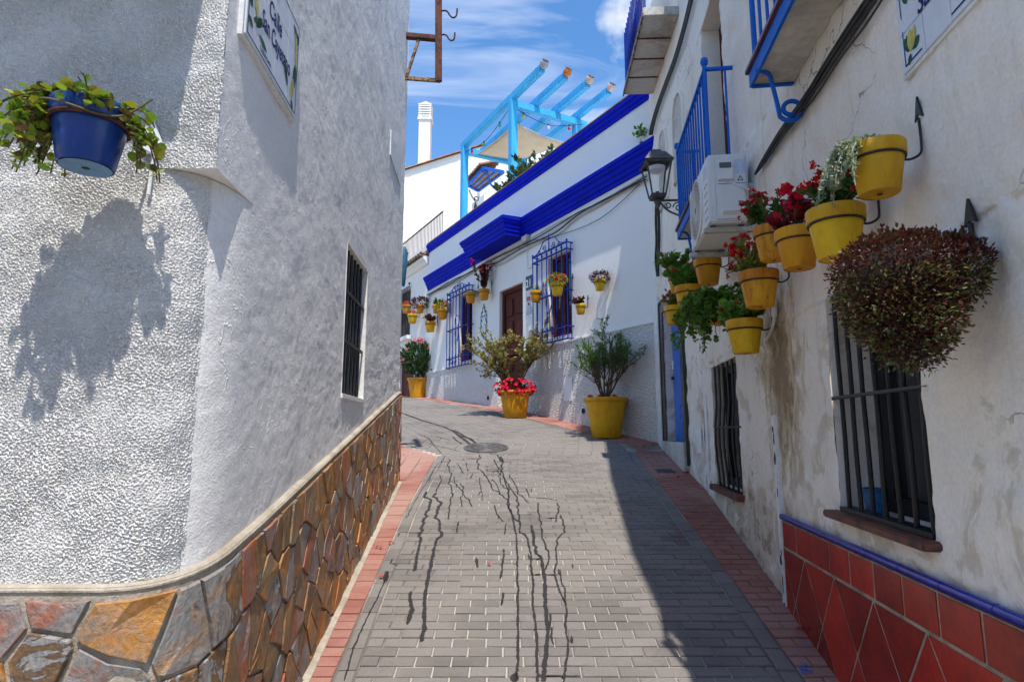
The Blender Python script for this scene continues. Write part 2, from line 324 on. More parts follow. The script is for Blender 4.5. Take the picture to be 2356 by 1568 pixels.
# leaves
l_green = leafmat('mid_green_leaves', [(.05, .14, .018), (.10, .24, .03), (.16, .30, .04), (.08, .16, .03)])
l_dkgreen = leafmat('dark_green_leaves', [(.025, .075, .018), (.045, .12, .03), (.09, .17, .04)])
l_olean = leafmat('oleander_leaves', [(.02, .06, .018), (.04, .10, .03), (.09, .15, .05)], .4, .15)
l_lime = leafmat('lime_leaves', [(.10, .19, .02), (.17, .26, .03), (.30, .26, .03), (.14, .13, .03)], .4, .3)
l_swede = leafmat('yellow_green_round_leaves', [(.14, .27, .02), (.22, .36, .03), (.38, .36, .04), (.16, .16, .03), (.10, .05, .025), (.22, .36, .04), (.17, .30, .03)], .32, .25)
l_bronze = leafmat('bronze_purple_leaves', [(.07, .014, .014), (.12, .028, .024), (.08, .020, .018), (.06, .070, .022), (.16, .05, .035), (.09, .022, .018), (.045, .012, .013)], .42, .15)
l_bronze2 = leafmat('greenish_bronze_leaves', [(.09, .12, .03), (.18, .21, .06), (.07, .07, .025), (.32, .32, .14), (.12, .06, .035)], .38, .15)
l_maroon = leafmat('maroon_leaves', [(.05, .008, .014), (.09, .014, .02), (.12, .03, .025)], .4, .15)
l_coleus = leafmat('crimson_leaves', [(.12, .005, .012), (.20, .01, .02), (.07, .004, .01)], .45, .2)
l_silver = leafmat('silver_leaves', [(.22, .27, .17), (.36, .40, .28), (.14, .20, .10)], .6, .2)
l_olive = leafmat('olive_gold_leaves', [(.22, .24, .06), (.32, .27, .08), (.15, .20, .05), (.42, .26, .10), (.28, .33, .09), (.36, .16, .10)], .5, .25)
l_fine = leafmat('fine_grey_green_leaves', [(.04, .12, .02), (.10, .22, .03), (.09, .15, .06), (.17, .28, .05)], .5, .25)
l_dry = leafmat('dry_leaves', [(.20, .13, .05), (.16, .17, .06), (.26, .20, .10)], .7, .15)
f_red = leafmat('red_petals', [(.50, .006, .008), (.62, .014, .014), (.42, .004, .012)], .55, .12, .1)
f_pink = leafmat('pink_red_petals', [(.52, .004, .018), (.68, .025, .055), (.34, .003, .012)], .55, .12, .1)
f_pale = leafmat('pale_pink_petals', [(.62, .20, .24), (.55, .12, .16)], .5, .25)
f_orange = leafmat('orange_red_petals', [(.60, .06, .012), (.50, .03, .01)], .5, .2)
f_white = leafmat('white_petals', [(.7, .7, .75), (.6, .6, .7)], .5, .2)

# ------------------------------------------------------------------ building helpers
def nrm(v): v = np.asarray(v, float); return v/max(np.linalg.norm(v), 1e-9)
class MB:
    """collects faces in world coordinates; build() links them as ONE mesh object under a parent"""
    def __init__(s): s.v = []; s.f = []
    def poly(s, pts):
        i = len(s.v); s.v += [tuple(map(float, p)) for p in pts]; s.f.append(tuple(range(i, i+len(pts)))); return s
    def hexa(s, c):            # 8 corners: bottom ring, top ring
        i = len(s.v); s.v += [tuple(map(float, p)) for p in c]
        s.f += [(i+3, i+2, i+1, i), (i+4, i+5, i+6, i+7)]+[(i+a, i+(a+1) % 4, i+4+(a+1) % 4, i+4+a) for a in range(4)]; return s
    def fbox(s, F, u0, u1, d0, d1, z0, z1):
        return s.hexa([F.p(u0, d0, z0), F.p(u1, d0, z0), F.p(u1, d1, z0), F.p(u0, d1, z0), F.p(u0, d0, z1), F.p(u1, d0, z1), F.p(u1, d1, z1), F.p(u0, d1, z1)])
    def box(s, x0, x1, y0, y1, z0, z1):
        return s.hexa([(x0, y0, z0), (x1, y0, z0), (x1, y1, z0), (x0, y1, z0), (x0, y0, z1), (x1, y0, z1), (x1, y1, z1), (x0, y1, z1)])
    def tube(s, pts, r, n=8, cap=True):
        pts = [np.asarray(p, float) for p in pts]; rs = r if hasattr(r, '__len__') else [r]*len(pts)
        up = None; rings = []
        for i, p in enumerate(pts):
            t = nrm(pts[min(i+1, len(pts)-1)]-pts[max(i-1, 0)])
            if up is None: up = np.cross(t, [0, 0, 1.]) if abs(t[2]) < .9 else np.cross(t, [1., 0, 0])
            a = nrm(up-t*float(up@t)); b = np.cross(t, a); up = a
            i0 = len(s.v); s.v += [tuple(p+rs[i]*(math.cos(k*2*math.pi/n)*a+math.sin(k*2*math.pi/n)*b)) for k in range(n)]; rings.append(i0)
        for A, B in zip(rings, rings[1:]):
            s.f += [(A+k, A+(k+1) % n, B+(k+1) % n, B+k) for k in range(n)]
        if cap: s.f += [tuple(rings[0]+k for k in reversed(range(n))), tuple(rings[-1]+k for k in range(n))]
        return s
    def bar(s, a, b, w, h=None):     # square bar between two points
        a = np.asarray(a, float); b = np.asarray(b, float); t = nrm(b-a); h = h or w
        x = nrm(np.cross(t, [0, 0, 1.])) if abs(t[2]) < .98 else np.array([1., 0, 0]); y = np.cross(x, t)
        c = lambda p: [p-x*w/2-y*h/2, p+x*w/2-y*h/2, p+x*w/2+y*h/2, p-x*w/2+y*h/2]
        return s.hexa(c(a)+c(b))
    def lathe(s, prof, c, n=28, axis=None, cap0=True, cap1=True):
        c = np.asarray(c, float); ax = nrm(axis if axis is not None else (0, 0, 1)); a = nrm(np.cross(ax, [0, 1., 0])) if abs(ax[1]) < .9 else np.array([1., 0, 0]); b = np.cross(ax, a)
        rings = []
        for r, z in prof:
            i0 = len(s.v); s.v += [tuple(c+ax*z+r*(math.cos(k*2*math.pi/n)*a+math.sin(k*2*math.pi/n)*b)) for k in range(n)]; rings.append(i0)
        for A, B in zip(rings, rings[1:]): s.f += [(A+k, A+(k+1) % n, B+(k+1) % n, B+k) for k in range(n)]
        if cap0: s.f.append(tuple(rings[0]+k for k in reversed(range(n))))
        if cap1: s.f.append(tuple(rings[-1]+k for k in range(n)))
        return s
    def prism(s, F, poly, d0, d1):   # polygon in (u, z) extruded along the wall normal
        n = len(poly); i = len(s.v); s.v += [tuple(F.p(u, d0, z)) for u, z in poly]+[tuple(F.p(u, d1, z)) for u, z in poly]
        s.f += [tuple(range(i+n-1, i-1, -1)), tuple(range(i+n, i+2*n))]+[(i+k, i+(k+1) % n, i+n+(k+1) % n, i+n+k) for k in range(n)]; return s
    def sweep(s, F, prof, u0, u1):   # profile in (d, z) extruded along the wall
        n = len(prof); i = len(s.v); s.v += [tuple(F.p(u0, d, z)) for d, z in prof]+[tuple(F.p(u1, d, z)) for d, z in prof]
        s.f += [tuple(range(i, i+n)), tuple(range(i+2*n-1, i+n-1, -1))]+[(i+k, i+n+k, i+n+(k+1) % n, i+(k+1) % n) for k in range(n)]; return s
    def arr(s, V, Fc):
        i = len(s.v); s.v += [tuple(x) for x in np.asarray(V).tolist()]; s.f += [tuple(i+k for k in f) for f in Fc]; return s
    def build(s, name, mat, parent=None, smooth=False, bevel=0., kind=None, label=None):
        return link_mesh(name, s.v, s.f, mat, parent, smooth, bevel, kind, label)
ROOT = {}
def root_loc(o):
    while o is not None and o.parent is not None: o = o.parent
    return np.array(o.location) if o is not None else np.zeros(3)
def link_mesh(name, v, f, mat, parent=None, smooth=False, bevel=0., kind=None, label=None):
    V = np.asarray(v, float)
    loc = root_loc(parent) if parent is not None else np.array([(V[:, 0].min()+V[:, 0].max())/2, (V[:, 1].min()+V[:, 1].max())/2, V[:, 2].min()])
    me = bpy.data.meshes.new(name); me.from_pydata((V-loc).tolist(), [], f)
    if bevel or True:
        bm = bmesh.new(); bm.from_mesh(me)
        if len(f) < 4000: bmesh.ops.recalc_face_normals(bm, faces=bm.faces)
        if bevel: bmesh.ops.bevel(bm, geom=[e for e in bm.edges if len(e.link_faces) == 2 and e.calc_face_angle(0) > .6], offset=bevel, segments=2, affect='EDGES', clamp_overlap=True)
        bm.to_mesh(me); bm.free()
    if smooth:
        me.shade_smooth() if hasattr(me, 'shade_smooth') else None
        if smooth != 'all': me.set_sharp_from_angle(angle=math.radians(40))
    me.materials.append(mat); o = bpy.data.objects.new(name, me); COL.objects.link(o)
    if parent is not None: o.parent = parent
    else: o.location = loc
    if kind: o['kind'] = kind
    if label: o['label'] = label
    return o
def thing(name, label, cat, loc, group=None):
    o = bpy.data.objects.new(name, None); COL.objects.link(o); o.location = [float(x) for x in loc]; o.empty_display_size = .1
    o['label'] = label; o['category'] = cat
    if group: o['group'] = group
    return o
def tag(o, label, cat, group=None):
    o['label'] = label; o['category'] = cat
    if group: o['group'] = group
    return o
def struct(o): o['kind'] = 'structure'; return o
def big_grid(name, V, quads, mat, parent, smooth=True):       # numpy grid meshes
    loc = root_loc(parent); me = bpy.data.meshes.new(name); V = (V-loc).astype(np.float32)
    me.vertices.add(len(V)); me.vertices.foreach_set('co', V.ravel()); n = len(quads)
    me.loops.add(n*4); me.loops.foreach_set('vertex_index', quads.astype(np.int32).ravel())
    me.polygons.add(n); me.polygons.foreach_set('loop_start', np.arange(0, n*4, 4, dtype=np.int32))
    if smooth: me.polygons.foreach_set('use_smooth', np.ones(n, dtype=bool))
    me.update(); me.validate(); me.materials.append(mat); o = bpy.data.objects.new(name, me); COL.objects.link(o); o.parent = parent
    return o
def bandnoise(h, w, step, wl, bw=.5, seed=0):          # filtered noise, wavelength in metres
    r = np.random.default_rng(seed); a = r.standard_normal((h, w)); fy = np.fft.fftfreq(h, step)[:, None]; fx = np.fft.fftfreq(w, step)[None, :]
    f = np.sqrt(fx*fx+fy*fy)*wl; k = np.exp(-((f-1)/bw)**2); o = np.real(np.fft.ifft2(np.fft.fft2(a)*k)); return o/o.std()
def lownoise(h, w, step, wl, seed=0):
    r = np.random.default_rng(seed); a = r.standard_normal((h, w)); fy = np.fft.fftfreq(h, step)[:, None]; fx = np.fft.fftfreq(w, step)[None, :]
    o = np.real(np.fft.ifft2(np.fft.fft2(a)*np.exp(-((fx*fx+fy*fy)*wl*wl)))); return o/o.std()

def wall_panel(mb, F, u0, u1, z0, z1, holes=(), depth=.22, d=0.):
    """flat wall with openings; jambs run back by depth"""
    us = sorted({u0, u1, *[h[0] for h in holes], *[h[1] for h in holes]}); zs = sorted({z0, z1, *[h[2] for h in holes], *[h[3] for h in holes]})
    for a, b in zip(us, us[1:]):
        for c, e in zip(zs, zs[1:]):
            m, k = (a+b)/2, (c+e)/2
            if any(h[0] < m < h[1] and h[2] < k < h[3] for h in holes): continue
            mb.poly([F.p(a, d, c), F.p(b, d, c), F.p(b, d, e), F.p(a, d, e)])
    for a, b, c, e in holes:
        mb.poly([F.p(a, d, c), F.p(a, d-depth, c), F.p(a, d-depth, e), F.p(a, d, e)]); mb.poly([F.p(b, d, c), F.p(b, d, e), F.p(b, d-depth, e), F.p(b, d-depth, c)])
        mb.poly([F.p(a, d, e), F.p(a, d-depth, e), F.p(b, d-depth, e), F.p(b, d, e)]); mb.poly([F.p(a, d, c), F.p(b, d, c), F.p(b, d-depth, c), F.p(a, d-depth, c)])
def text_on(mb, F, txt, u, z, size, d, sgn=1, bold=.0, shear=0., rot=0., sx=1.):
    """flat lettering lying on a wall; sgn = direction of reading along u"""
    c = bpy.data.curves.new('t', 'FONT'); c.body = txt; c.size = size; c.offset = bold*size; c.shear = shear; c.resolution_u = 3; c.align_x = 'CENTER'
    o = bpy.data.objects.new('t', c); COL.objects.link(o); dg = bpy.context.evaluated_depsgraph_get(); me = o.evaluated_get(dg).to_mesh()
    V = []
    for q in me.vertices:
        x, y = q.co.x*sx, q.co.y; x, y = x*math.cos(rot)-y*math.sin(rot), x*math.sin(rot)+y*math.cos(rot)
        V.append(F.p(u+sgn*x, d, z+y))
    mb.arr(np.array(V), [tuple(p.vertices) for p in me.polygons])
    o.evaluated_get(dg).to_mesh_clear(); bpy.data.objects.remove(o); bpy.data.curves.remove(c)
def spiral(c, ax, ay, r0, r1, a0, a1, n=16):
    return [np.asarray(c)+(r0+(r1-r0)*k/(n-1))*(math.cos(a0+(a1-a0)*k/(n-1))*np.asarray(ax)+math.sin(a0+(a1-a0)*k/(n-1))*np.asarray(ay)) for k in range(n)]
def catmull(P, n=6):
    P = [np.asarray(p, float) for p in P]; Q = [P[0]]+P+[P[-1]]; out = []
    for i in range(1, len(Q)-2):
        for k in range(n):
            t = k/n; a, b, c, d = Q[i-1], Q[i], Q[i+1], Q[i+2]
            out.append(.5*((2*b)+(c-a)*t+(2*a-5*b+4*c-d)*t*t+(3*b-a-3*c+d)*t**3))
    out.append(P[-1]); return out

# leaves -----------------------------------------------------------
LEAF = {
 'oval': (np.array([(0, 0, 0), (-.28, .45, .07), (0, .5, 0), (.28, .45, .07), (0, 1, -.04)]), [(0, 2, 1), (0, 3, 2), (1, 2, 4), (2, 3, 4)]),
 'narrow': (np.array([(0, 0, 0), (-.11, .4, .03), (.11, .4, .03), (0, 1, -.06)]), [(0, 2, 1), (1, 2, 3)]),
 'round': (np.array([(0, 0, 0), (-.36, .2, .06), (-.46, .55, .1), (-.24, .9, .05), (0, .97, 0), (.24, .9, .05), (.46, .55, .1), (.36, .2, .06), (0, .5, -.03)]), [(8, i, i+1) for i in range(0, 7)]+[(8, 7, 0)]),
 'spade': (np.array([(0, 0, 0), (-.34, .25, .05), (-.3, .6, .06), (0, .5, -.02), (.3, .6, .06), (.34, .25, .05), (0, 1, -.08)]), [(0, 3, 1), (1, 3, 2), (2, 3, 6), (3, 4, 6), (3, 5, 4), (0, 5, 3)]),
 'petal': (np.array([(0, 0, 0), (-.35, .6, .1), (.35, .6, .1), (0, 1, .2)]), [(0, 2, 1), (1, 2, 3)]),
}
def leaves(mb, pts, dirs, sizes, kind='oval', jit=.5, rng=RNG):
    P = np.asarray(pts, float); n = len(P)
    if n == 0: return
    T, tri = LEAF[kind]; D = np.asarray(dirs, float)+rng.normal(0, jit, (n, 3)); D /= np.linalg.norm(D, axis=1)[:, None]+1e-9
    R = rng.normal(0, 1, (n, 3)); R[:, 2] += 0; X = np.cross(D, np.where(np.abs(D[:, 2:3]) < .93, [[0, 0, 1.]], [[1., 0, 0]])); X /= np.linalg.norm(X, axis=1)[:, None]
    Z = np.cross(X, D); a = rng.normal(0, .6, n)[:, None]; X2 = X*np.cos(a)+Z*np.sin(a); Z2 = np.cross(X2, D)
    S = np.broadcast_to(np.asarray(sizes, float), (n,))[:, None, None]
    V = P[:, None, :]+S*(T[None, :, 0:1]*X2[:, None, :]+T[None, :, 1:2]*D[:, None, :]+T[None, :, 2:3]*Z2[:, None, :])
    i = len(mb.v); k = len(T); mb.v += [tuple(x) for x in V.reshape(-1, 3).tolist()]
    for j in range(n):
        b = i+j*k
        mb.f += [(b+x, b+y, b+z) for x, y, z in tri]
def flower(mb, c, axis, r, n=5, rng=RNG):          # one open blossom
    ax = nrm(axis); a = nrm(np.cross(ax, [.3, .5, .8])); b = np.cross(ax, a)
    T, tri = LEAF['petal']
    for k in range(n):
        t = k*2*math.pi/n+rng.uniform(-.2, .2); D = nrm(math.cos(t)*a+math.sin(t)*b+.35*ax); X = np.cross(D, ax); i = len(mb.v)
        mb.v += [tuple(np.asarray(c)+r*(q[0]*X*1.25+q[1]*D+q[2]*ax)) for q in T]; mb.f += [(i+x, i+y, i+z) for x, y, z in tri]
def ball_pts(c, rad, n, shell=.55, rng=RNG):
    d = rng.normal(0, 1, (n, 3)); d /= np.linalg.norm(d, axis=1)[:, None]; r = (shell**3+(1-shell**3)*rng.random(n))**(1/3)
    return np.asarray(c)+d*r[:, None]*np.asarray(rad), d

# ------------------------------------------------------------------ ground and street
def lerp(y, pts):
    ys = [p[1] for p in pts]; xs = [p[0] for p in pts]; return float(np.interp(y, ys, xs))
WALLR = [(1.21+.122*1.3, 1.3), (1.966, 6.2), (2.08, 8.5)]
REDR = [(1.33, 2.0), (1.40, 3.06), (1.46, 4.14), (1.58, 7.56), (1.62, 8.0)]
REDL = [(-.84, 2.0), (-.86, 3.06), (-.89, 3.71), (-.96, 5.5), (-.95, 7.7)]
def ffx(y, off): return (5.949-off-.486*y)/.874         # line parallel to the far facade, off metres in front of it
def x_right(y):                                         # right edge of the grey paving
    return lerp(y, REDR) if y < 8.0 else min(1.62, ffx(y, .45))
def x_left(y):
    if y <= 7.7: return lerp(y, REDL)
    if y < 8.9: return -.95-(y-7.7)*.9
    return -2.03-(y-8.9)*1.6
mb = MB(); xs = [-300, -40, -14, -8, -4, -2, 0, 2, 4, 8, 14, 40, 300]; ys = [-300, -10]+list(np.arange(-8, 40, .25))+[60, 300]
idx = {}
for i, x in enumerate(xs):
    for j, y in enumerate(ys):
        idx[i, j] = len(mb.v); mb.v.append((x, y, gz(min(max(y, -10), 60))-.010))
for i in range(len(xs)-1):
    for j in range(len(ys)-1): mb.f.append((idx[i, j], idx[i+1, j], idx[i+1, j+1], idx[i, j+1]))
ground = struct(mb.build('ground', m_joint, smooth='all'))

street = bpy.data.objects.new('street', None); COL.objects.link(street); street['kind'] = 'structure'
pavement = bpy.data.objects.new('pavement', None); COL.objects.link(pavement); pavement['kind'] = 'structure'
PL, PW, GAP, PH = .182, .0872, .009, .03
def paver_mesh(name, l, w, mat, cham=.006):
    a, b = l/2, w/2; v = [(-a, -b, -PH), (a, -b, -PH), (a, b, -PH), (-a, b, -PH), (-a, -b, -cham*.7), (a, -b, -cham*.7), (a, b, -cham*.7), (-a, b, -cham*.7),
        (-a+cham, -b+cham, 0), (a-cham, -b+cham, 0), (a-cham, b-cham, 0), (-a+cham, b-cham, 0)]
    f = [(8, 9, 10, 11)]+[(4+k, 4+(k+1) % 4, 8+(k+1) % 4, 8+k) for k in range(4)]+[(k, (k+1) % 4, 4+(k+1) % 4, 4+k) for k in range(4)]
    me = bpy.data.meshes.new(name); me.from_pydata(v, [], f); me.materials.append(mat); return me
ME_G = paver_mesh('paver', PL-GAP, PW-GAP, m_gray); ME_R = paver_mesh('red_paver', PL-GAP, PW-GAP, m_red)
def one_paver(me, name, parent, x, y, length, yaw=0., width=PW):
    o = bpy.data.objects.new(name, me); COL.objects.link(o); o.parent = parent
    o.location = (x, y, gz(y)+random.gauss(0, .0012)); o.rotation_euler = (math.atan(gslope(y))+random.gauss(0, .008), random.gauss(0, .006), yaw+random.gauss(0, .008))
    o.scale = ((length-GAP)/(PL-GAP), (width-GAP)/(PW-GAP), 1); return o
def add_paver(mb, x, y, length, yaw=0., width=PW, lift=0.):
    a, b, c = (length-GAP)/2, (width-GAP)/2, .006; z0 = random.gauss(0, .0012)+lift; q = []
    for (dx, dy, dz) in [(-a, -b, -PH), (a, -b, -PH), (a, b, -PH), (-a, b, -PH), (-a, -b, -c*.7), (a, -b, -c*.7), (a, b, -c*.7), (-a, b, -c*.7), (-a+c, -b+c, 0), (a-c, -b+c, 0), (a-c, b-c, 0), (-a+c, b-c, 0)]:
        X = x+dx*math.cos(yaw)-dy*math.sin(yaw); Y = y+dx*math.sin(yaw)+dy*math.cos(yaw); q.append((X, Y, gz(Y)+dz+z0))
    i = len(mb.v); mb.v += q; mb.f += [(i+8, i+9, i+10, i+11)]+[(i+4+k, i+4+(k+1) % 4, i+8+(k+1) % 4, i+8+k) for k in range(4)]+[(i+k, i+(k+1) % 4, i+4+(k+1) % 4, i+4+k) for k in range(4)]
far = MB(); count = 0; y = 2.45; row = 0; JOINT = {}
while y < 16.5:
    xl, xr = x_left(y)+.105, x_right(y)-.105
    if y > 8.9: xl = max(xl, -6.5)
    x = xl; first = PL*(.5 if row % 2 else 1.)*random.uniform(.92, 1.05)
    while x < xr-.02:
        l = min(first if first else PL, xr-x); first = None
        if xr-x-l < .05: l = xr-x
        cx = x+l/2; JOINT.setdefault(row, []).append(x)
        in_view = abs(cx)/y < .95 and y > 2.9
        if y < 5.2 and in_view and count < 262: one_paver(ME_G, 'paver', street, cx, y, l); count += 1
        else: add_paver(far, cx, y, l)
        x += l
    y += PW; row += 1
# border course laid end to end along both red strips
def course(line, y0, y1, off, step, width, near_name, me, parent, far_mb, near_until, name):
    global count
    y = y0
    while y < y1:
        ym = y+step/2; x = line(ym); dx = (line(ym+.05)-line(ym-.05))/.1; yaw = math.pi/2-math.atan(dx)
        cx, cy = x+off, ym
        add_paver(far_mb, cx, cy, step, yaw, width)
        y += step
course(x_left, 2.4, 7.6, .052, .19, .098, None, None, None, far, 0, 'x'); course(x_right, 2.4, 7.9, -.052, .19, .098, None, None, None, far, 0, 'x')
far.build('far_pavers', m_gray, street, kind='stuff')
# red strips
farr = MB(); rc = 0; y = 2.45; row = 0
def leftwall(y): return -.86-.0587*y+.055
while y < 9.3:
    # left: one header brick across, more where the strip widens past the house corner
    xl, xr = (leftwall(y), x_left(y)) if y < 6.62 else (-2.9, x_left(y))
    x = xr
    while x > xl+.015:
        l = min(PL if y >= 6.62 or xr-xl > .27 else xr-xl, x-xl)
        if x-xl-l < .05: l = x-xl
        cx = x-l/2
        if rc < 275 and y > 2.95 and abs(cx)/y < .9: one_paver(ME_R, 'red_paver', pavement, cx, y, l); rc += 1
        else: add_paver(farr, cx, y, l)
        x -= l
    if y > 7.95: y += PW; row += 1; continue
    xl, xr = x_right(y), lerp(y, WALLR)-.005
    x = xl; first = PL*(.5 if row % 2 else 1)
    while x < xr-.015:
        l = min(first if first else PL, xr-x); first = None
        if xr-x-l < .05: l = xr-x
        cx = x+l/2
        if rc < 275 and y > 2.95: one_paver(ME_R, 'red_paver', pavement, cx, y, l); rc += 1
        else: add_paver(farr, cx, y, l)
        x += l
    y += PW; row += 1
u = .0
yaw = math.atan2(FF.t[1], FF.t[0])
while u < 13:                                    # strip at the foot of the far facade
    for k in range(5):
        p = FF.p(u+(.09 if k % 2 else 0), .045+.087*k, 0); add_paver(farr, p[0], p[1], PL, yaw)
    u += PL
for k in range(14):                              # corner where the two strips meet
    for j in range(4):
        X, Y = 1.70+.1*j, 7.95+.087*k
        if X < 2.05 and .874*X+.486*Y < 5.949-.44 and Y > 7.9: add_paver(farr, X, Y, .1)
farr.build('far_red_pavers', m_red, pavement, kind='stuff')
# kerb line of pale mortar at the foot of the stone dado
mb = MB(); yy = np.arange(2.3, 6.7, .2)
for a, b in zip(yy, yy[1:]): mb.hexa([(leftwall(a)-.03, a, gz(a)-.02), (leftwall(a)+.025, a, gz(a)-.02), (leftwall(b)+.025, b, gz(b)-.02), (leftwall(b)-.03, b, gz(b)-.02),
                                      (leftwall(a)-.03, a, gz(a)+.012), (leftwall(a)+.02, a, gz(a)+.003), (leftwall(b)+.02, b, gz(b)+.003), (leftwall(b)-.03, b, gz(b)+.012)])
mb.build('mortar_fillet', m_mortar, pavement)

# water running down from the manhole (ribbons lying on the paving)
def zp(x, y): return gnd((720+x*.4618)/1.0866, (980+y*.4618)/1.0866)
STREAMS = [
 ([(1130,330),(1160,400),(1165,440),(1185,520),(1200,600),(1215,680),(1240,780),(1240,900),(1245,1000),(1243,1100),(1246,1280),(1243,1400),(1235,1568)],.026),
 ([(1040,330),(1022,380),(1030,410),(1070,450),(1110,530),(1165,560),(1190,620),(1240,710),(1265,740),(1300,800),(1315,880),(1315,960),(1330,1030),(1330,1180),(1345,1300),(1345,1430),(1350,1568)],.026),
 ([(1110,360),(1150,430),(1190,500),(1230,560),(1240,640),(1250,700)],.024),([(1310,715),(1330,800),(1370,900),(1390,1000),(1390,1120),(1395,1200),(1410,1300),(1395,1400),(1385,1568)],.034),
 ([(1150,350),(1165,380)],.05),([(1150,390),(1135,420),(1140,470),(1170,510),(1195,560),(1205,640)],.02),([(1105,470),(1130,500),(1145,540)],.018),
 ([(1200,440),(1215,480),(1250,540),(1300,600)],.02),([(1350,590),(1360,680),(1375,800),(1415,840),(1410,920),(1395,960)],.022),([(1290,520),(1310,570),(1400,575),(1465,590)],.016),
 ([(1470,590),(1472,630),(1455,665),(1450,705)],.022),([(1480,665),(1500,740),(1450,805),(1455,920),(1440,980),(1470,1080),(1505,1160),(1500,1280),(1525,1360),(1490,1560)],.022),
 ([(1470,960),(1480,1030),(1497,1080),(1500,1150)],.02),([(1540,930),(1545,955)],.02),
 ([(870,360),(875,420),(885,520),(880,610),(868,690)],.022),([(900,450),(902,510),(935,520),(945,560),(940,620)],.016),([(930,480),(945,540),(970,590),(1000,620)],.018),([(915,390),(935,410),(950,440)],.018),
 ([(965,380),(975,430)],.016),([(1000,440),(985,470)],.02),([(1040,455),(1035,500),(1060,520),(1030,555)],.016),([(1050,540),(1050,590)],.016),
 ([(735,540),(770,590),(760,660),(735,720),(715,800),(700,900),(680,970)],.034),([(800,540),(815,600),(805,670),(825,700),(820,770),(790,840),(770,950),(745,1080),(735,1150),(740,1260),(725,1350)],.034),
 ([(820,440),(830,480),(800,540)],.018),([(780,430),(760,490)],.018),([(665,1080),(660,1140),(670,1180),(640,1260)],.036),([(925,700),(910,760)],.026),
 ([(1170,850),(1165,920),(1150,1010)],.026),([(1165,1085),(1155,1150)],.026),([(1180,710),(1175,770)],.02),([(1115,610),(1130,660),(1165,700)],.02),([(1020,900),(1020,950)],.03),
 ([(545,970),(515,1050),(450,1180),(390,1300),(300,1560)],.016),([(535,970),(520,1030)],.05),
 ([(610,110),(720,150),(850,190),(900,215),(930,240),(985,280)],.06),([(900,205),(960,240),(1015,275)],.05),([(890,240),(915,265),(945,280)],.03),([(930,235),(985,250),(1010,270)],.06),
 ([(700,225),(760,250),(800,300),(830,330)],.02),([(730,230),(800,240),(880,260)],.016),([(760,280),(850,300),(930,320)],.016),([(850,345),(800,400),(720,540),(640,680)],.012),
 ([(1430,1270),(1425,1320),(1440,1370)],.02),([(1535,1320),(1535,1365)],.03),([(1420,1200),(1425,1240),(1415,1280)],.022),([(1230,1520),(1225,1568)],.05),
]
mb = MB(); rr = random.Random(3)
def ribbon(P, w, jw=.35, lift=.0035):
    P = np.array(P); Q = []
    for a, b in zip(P, P[1:]):
        n = max(2, int(np.linalg.norm(b-a)/.02)); Q += [a+(b-a)*k/n for k in range(n)]
    Q.append(P[-1]); off = 0
    Lv = []
    for i, q in enumerate(Q):
        t = nrm(Q[min(i+1, len(Q)-1)]-Q[max(i-1, 0)]); s = np.array([t[1], -t[0], 0]); s = nrm(s)
        off = off*.85+rr.gauss(0, .0016); ww = w/2*(1+rr.uniform(-jw, jw))*(.35 if i in (0, len(Q)-1) else 1)
        c = q+s*off
        for e in (-1, 1):
            p = c+s*ww*e; Lv.append((p[0], p[1], gz(p[1])+lift))
    i0 = len(mb.v); mb.v += Lv
    mb.f += [(i0+2*k, i0+2*k+1, i0+2*k+3, i0+2*k+2) for k in range(len(Q)-1)]
def follow(W, w):
    """upper reaches run along the joints of the pavers, lower ones straight down"""
    W = np.array(W); out = []; ys_ = W[:, 1]
    if len(W) < 3 or ys_.max() < 5.0 or ys_.max()-ys_.min() < .5 or W[0, 1] > 8.3: return W
    o = np.argsort(ys_); i1 = int((ys_.max()-2.45)/PW); i0 = int((ys_.min()-2.45)/PW)+1
    for i in range(i1, i0, -1):
        yc = 2.45+i*PW; x = float(np.interp(yc, ys_[o], W[o, 0]))
        if yc > 4.6 and i in JOINT:
            xj = min(JOINT[i], key=lambda q: abs(q-x)); hit = abs(xj-x) < .026; x = xj if hit else x
            out += [np.array([x, yc+PW*.45, 0]), np.array([x, yc-PW*.45, 0])] if hit else [np.array([x, yc, 0])]
        else: out.append(np.array([x, yc, 0]))
    out.append(W[-1] if W[-1, 1] < W[0, 1] else W[0])
    return out if len(out) > 2 else W
for P, w in STREAMS: ribbon(follow([zp(*p) for p in P], w), w*(.52 if w < .03 else .66))
# wet joints: short square steps round the pavers beside the streams
for P, w in STREAMS[:14]+STREAMS[14:24]:
    W = [zp(*p) for p in P]
    for a, b in zip(W, W[1:]):
        n = int(np.linalg.norm(b-a)/.19)
        for k in range(n):
            if rr.random() < .12:
                q = a+(b-a)*(k+rr.random())/max(n, 1); row_y = 2.45+PW*(round((q[1]-2.45)/PW)+.5); sx = rr.choice((-1, 1))*rr.choice((.09, .18, .18))
                ribbon([np.array([q[0], row_y, 0]), np.array([q[0]+sx, row_y, 0])], .010, .2, .003)
                if rr.random() < .4: ribbon([np.array([q[0]+sx, row_y, 0]), np.array([q[0]+sx, row_y+rr.choice((-1, 1))*PW, 0])], .010, .2, .0031)
water = mb.build('water_trickle', m_wet, kind='stuff'); tag(water, 'dark wet trickles running down the grey paving from the manhole', 'water')
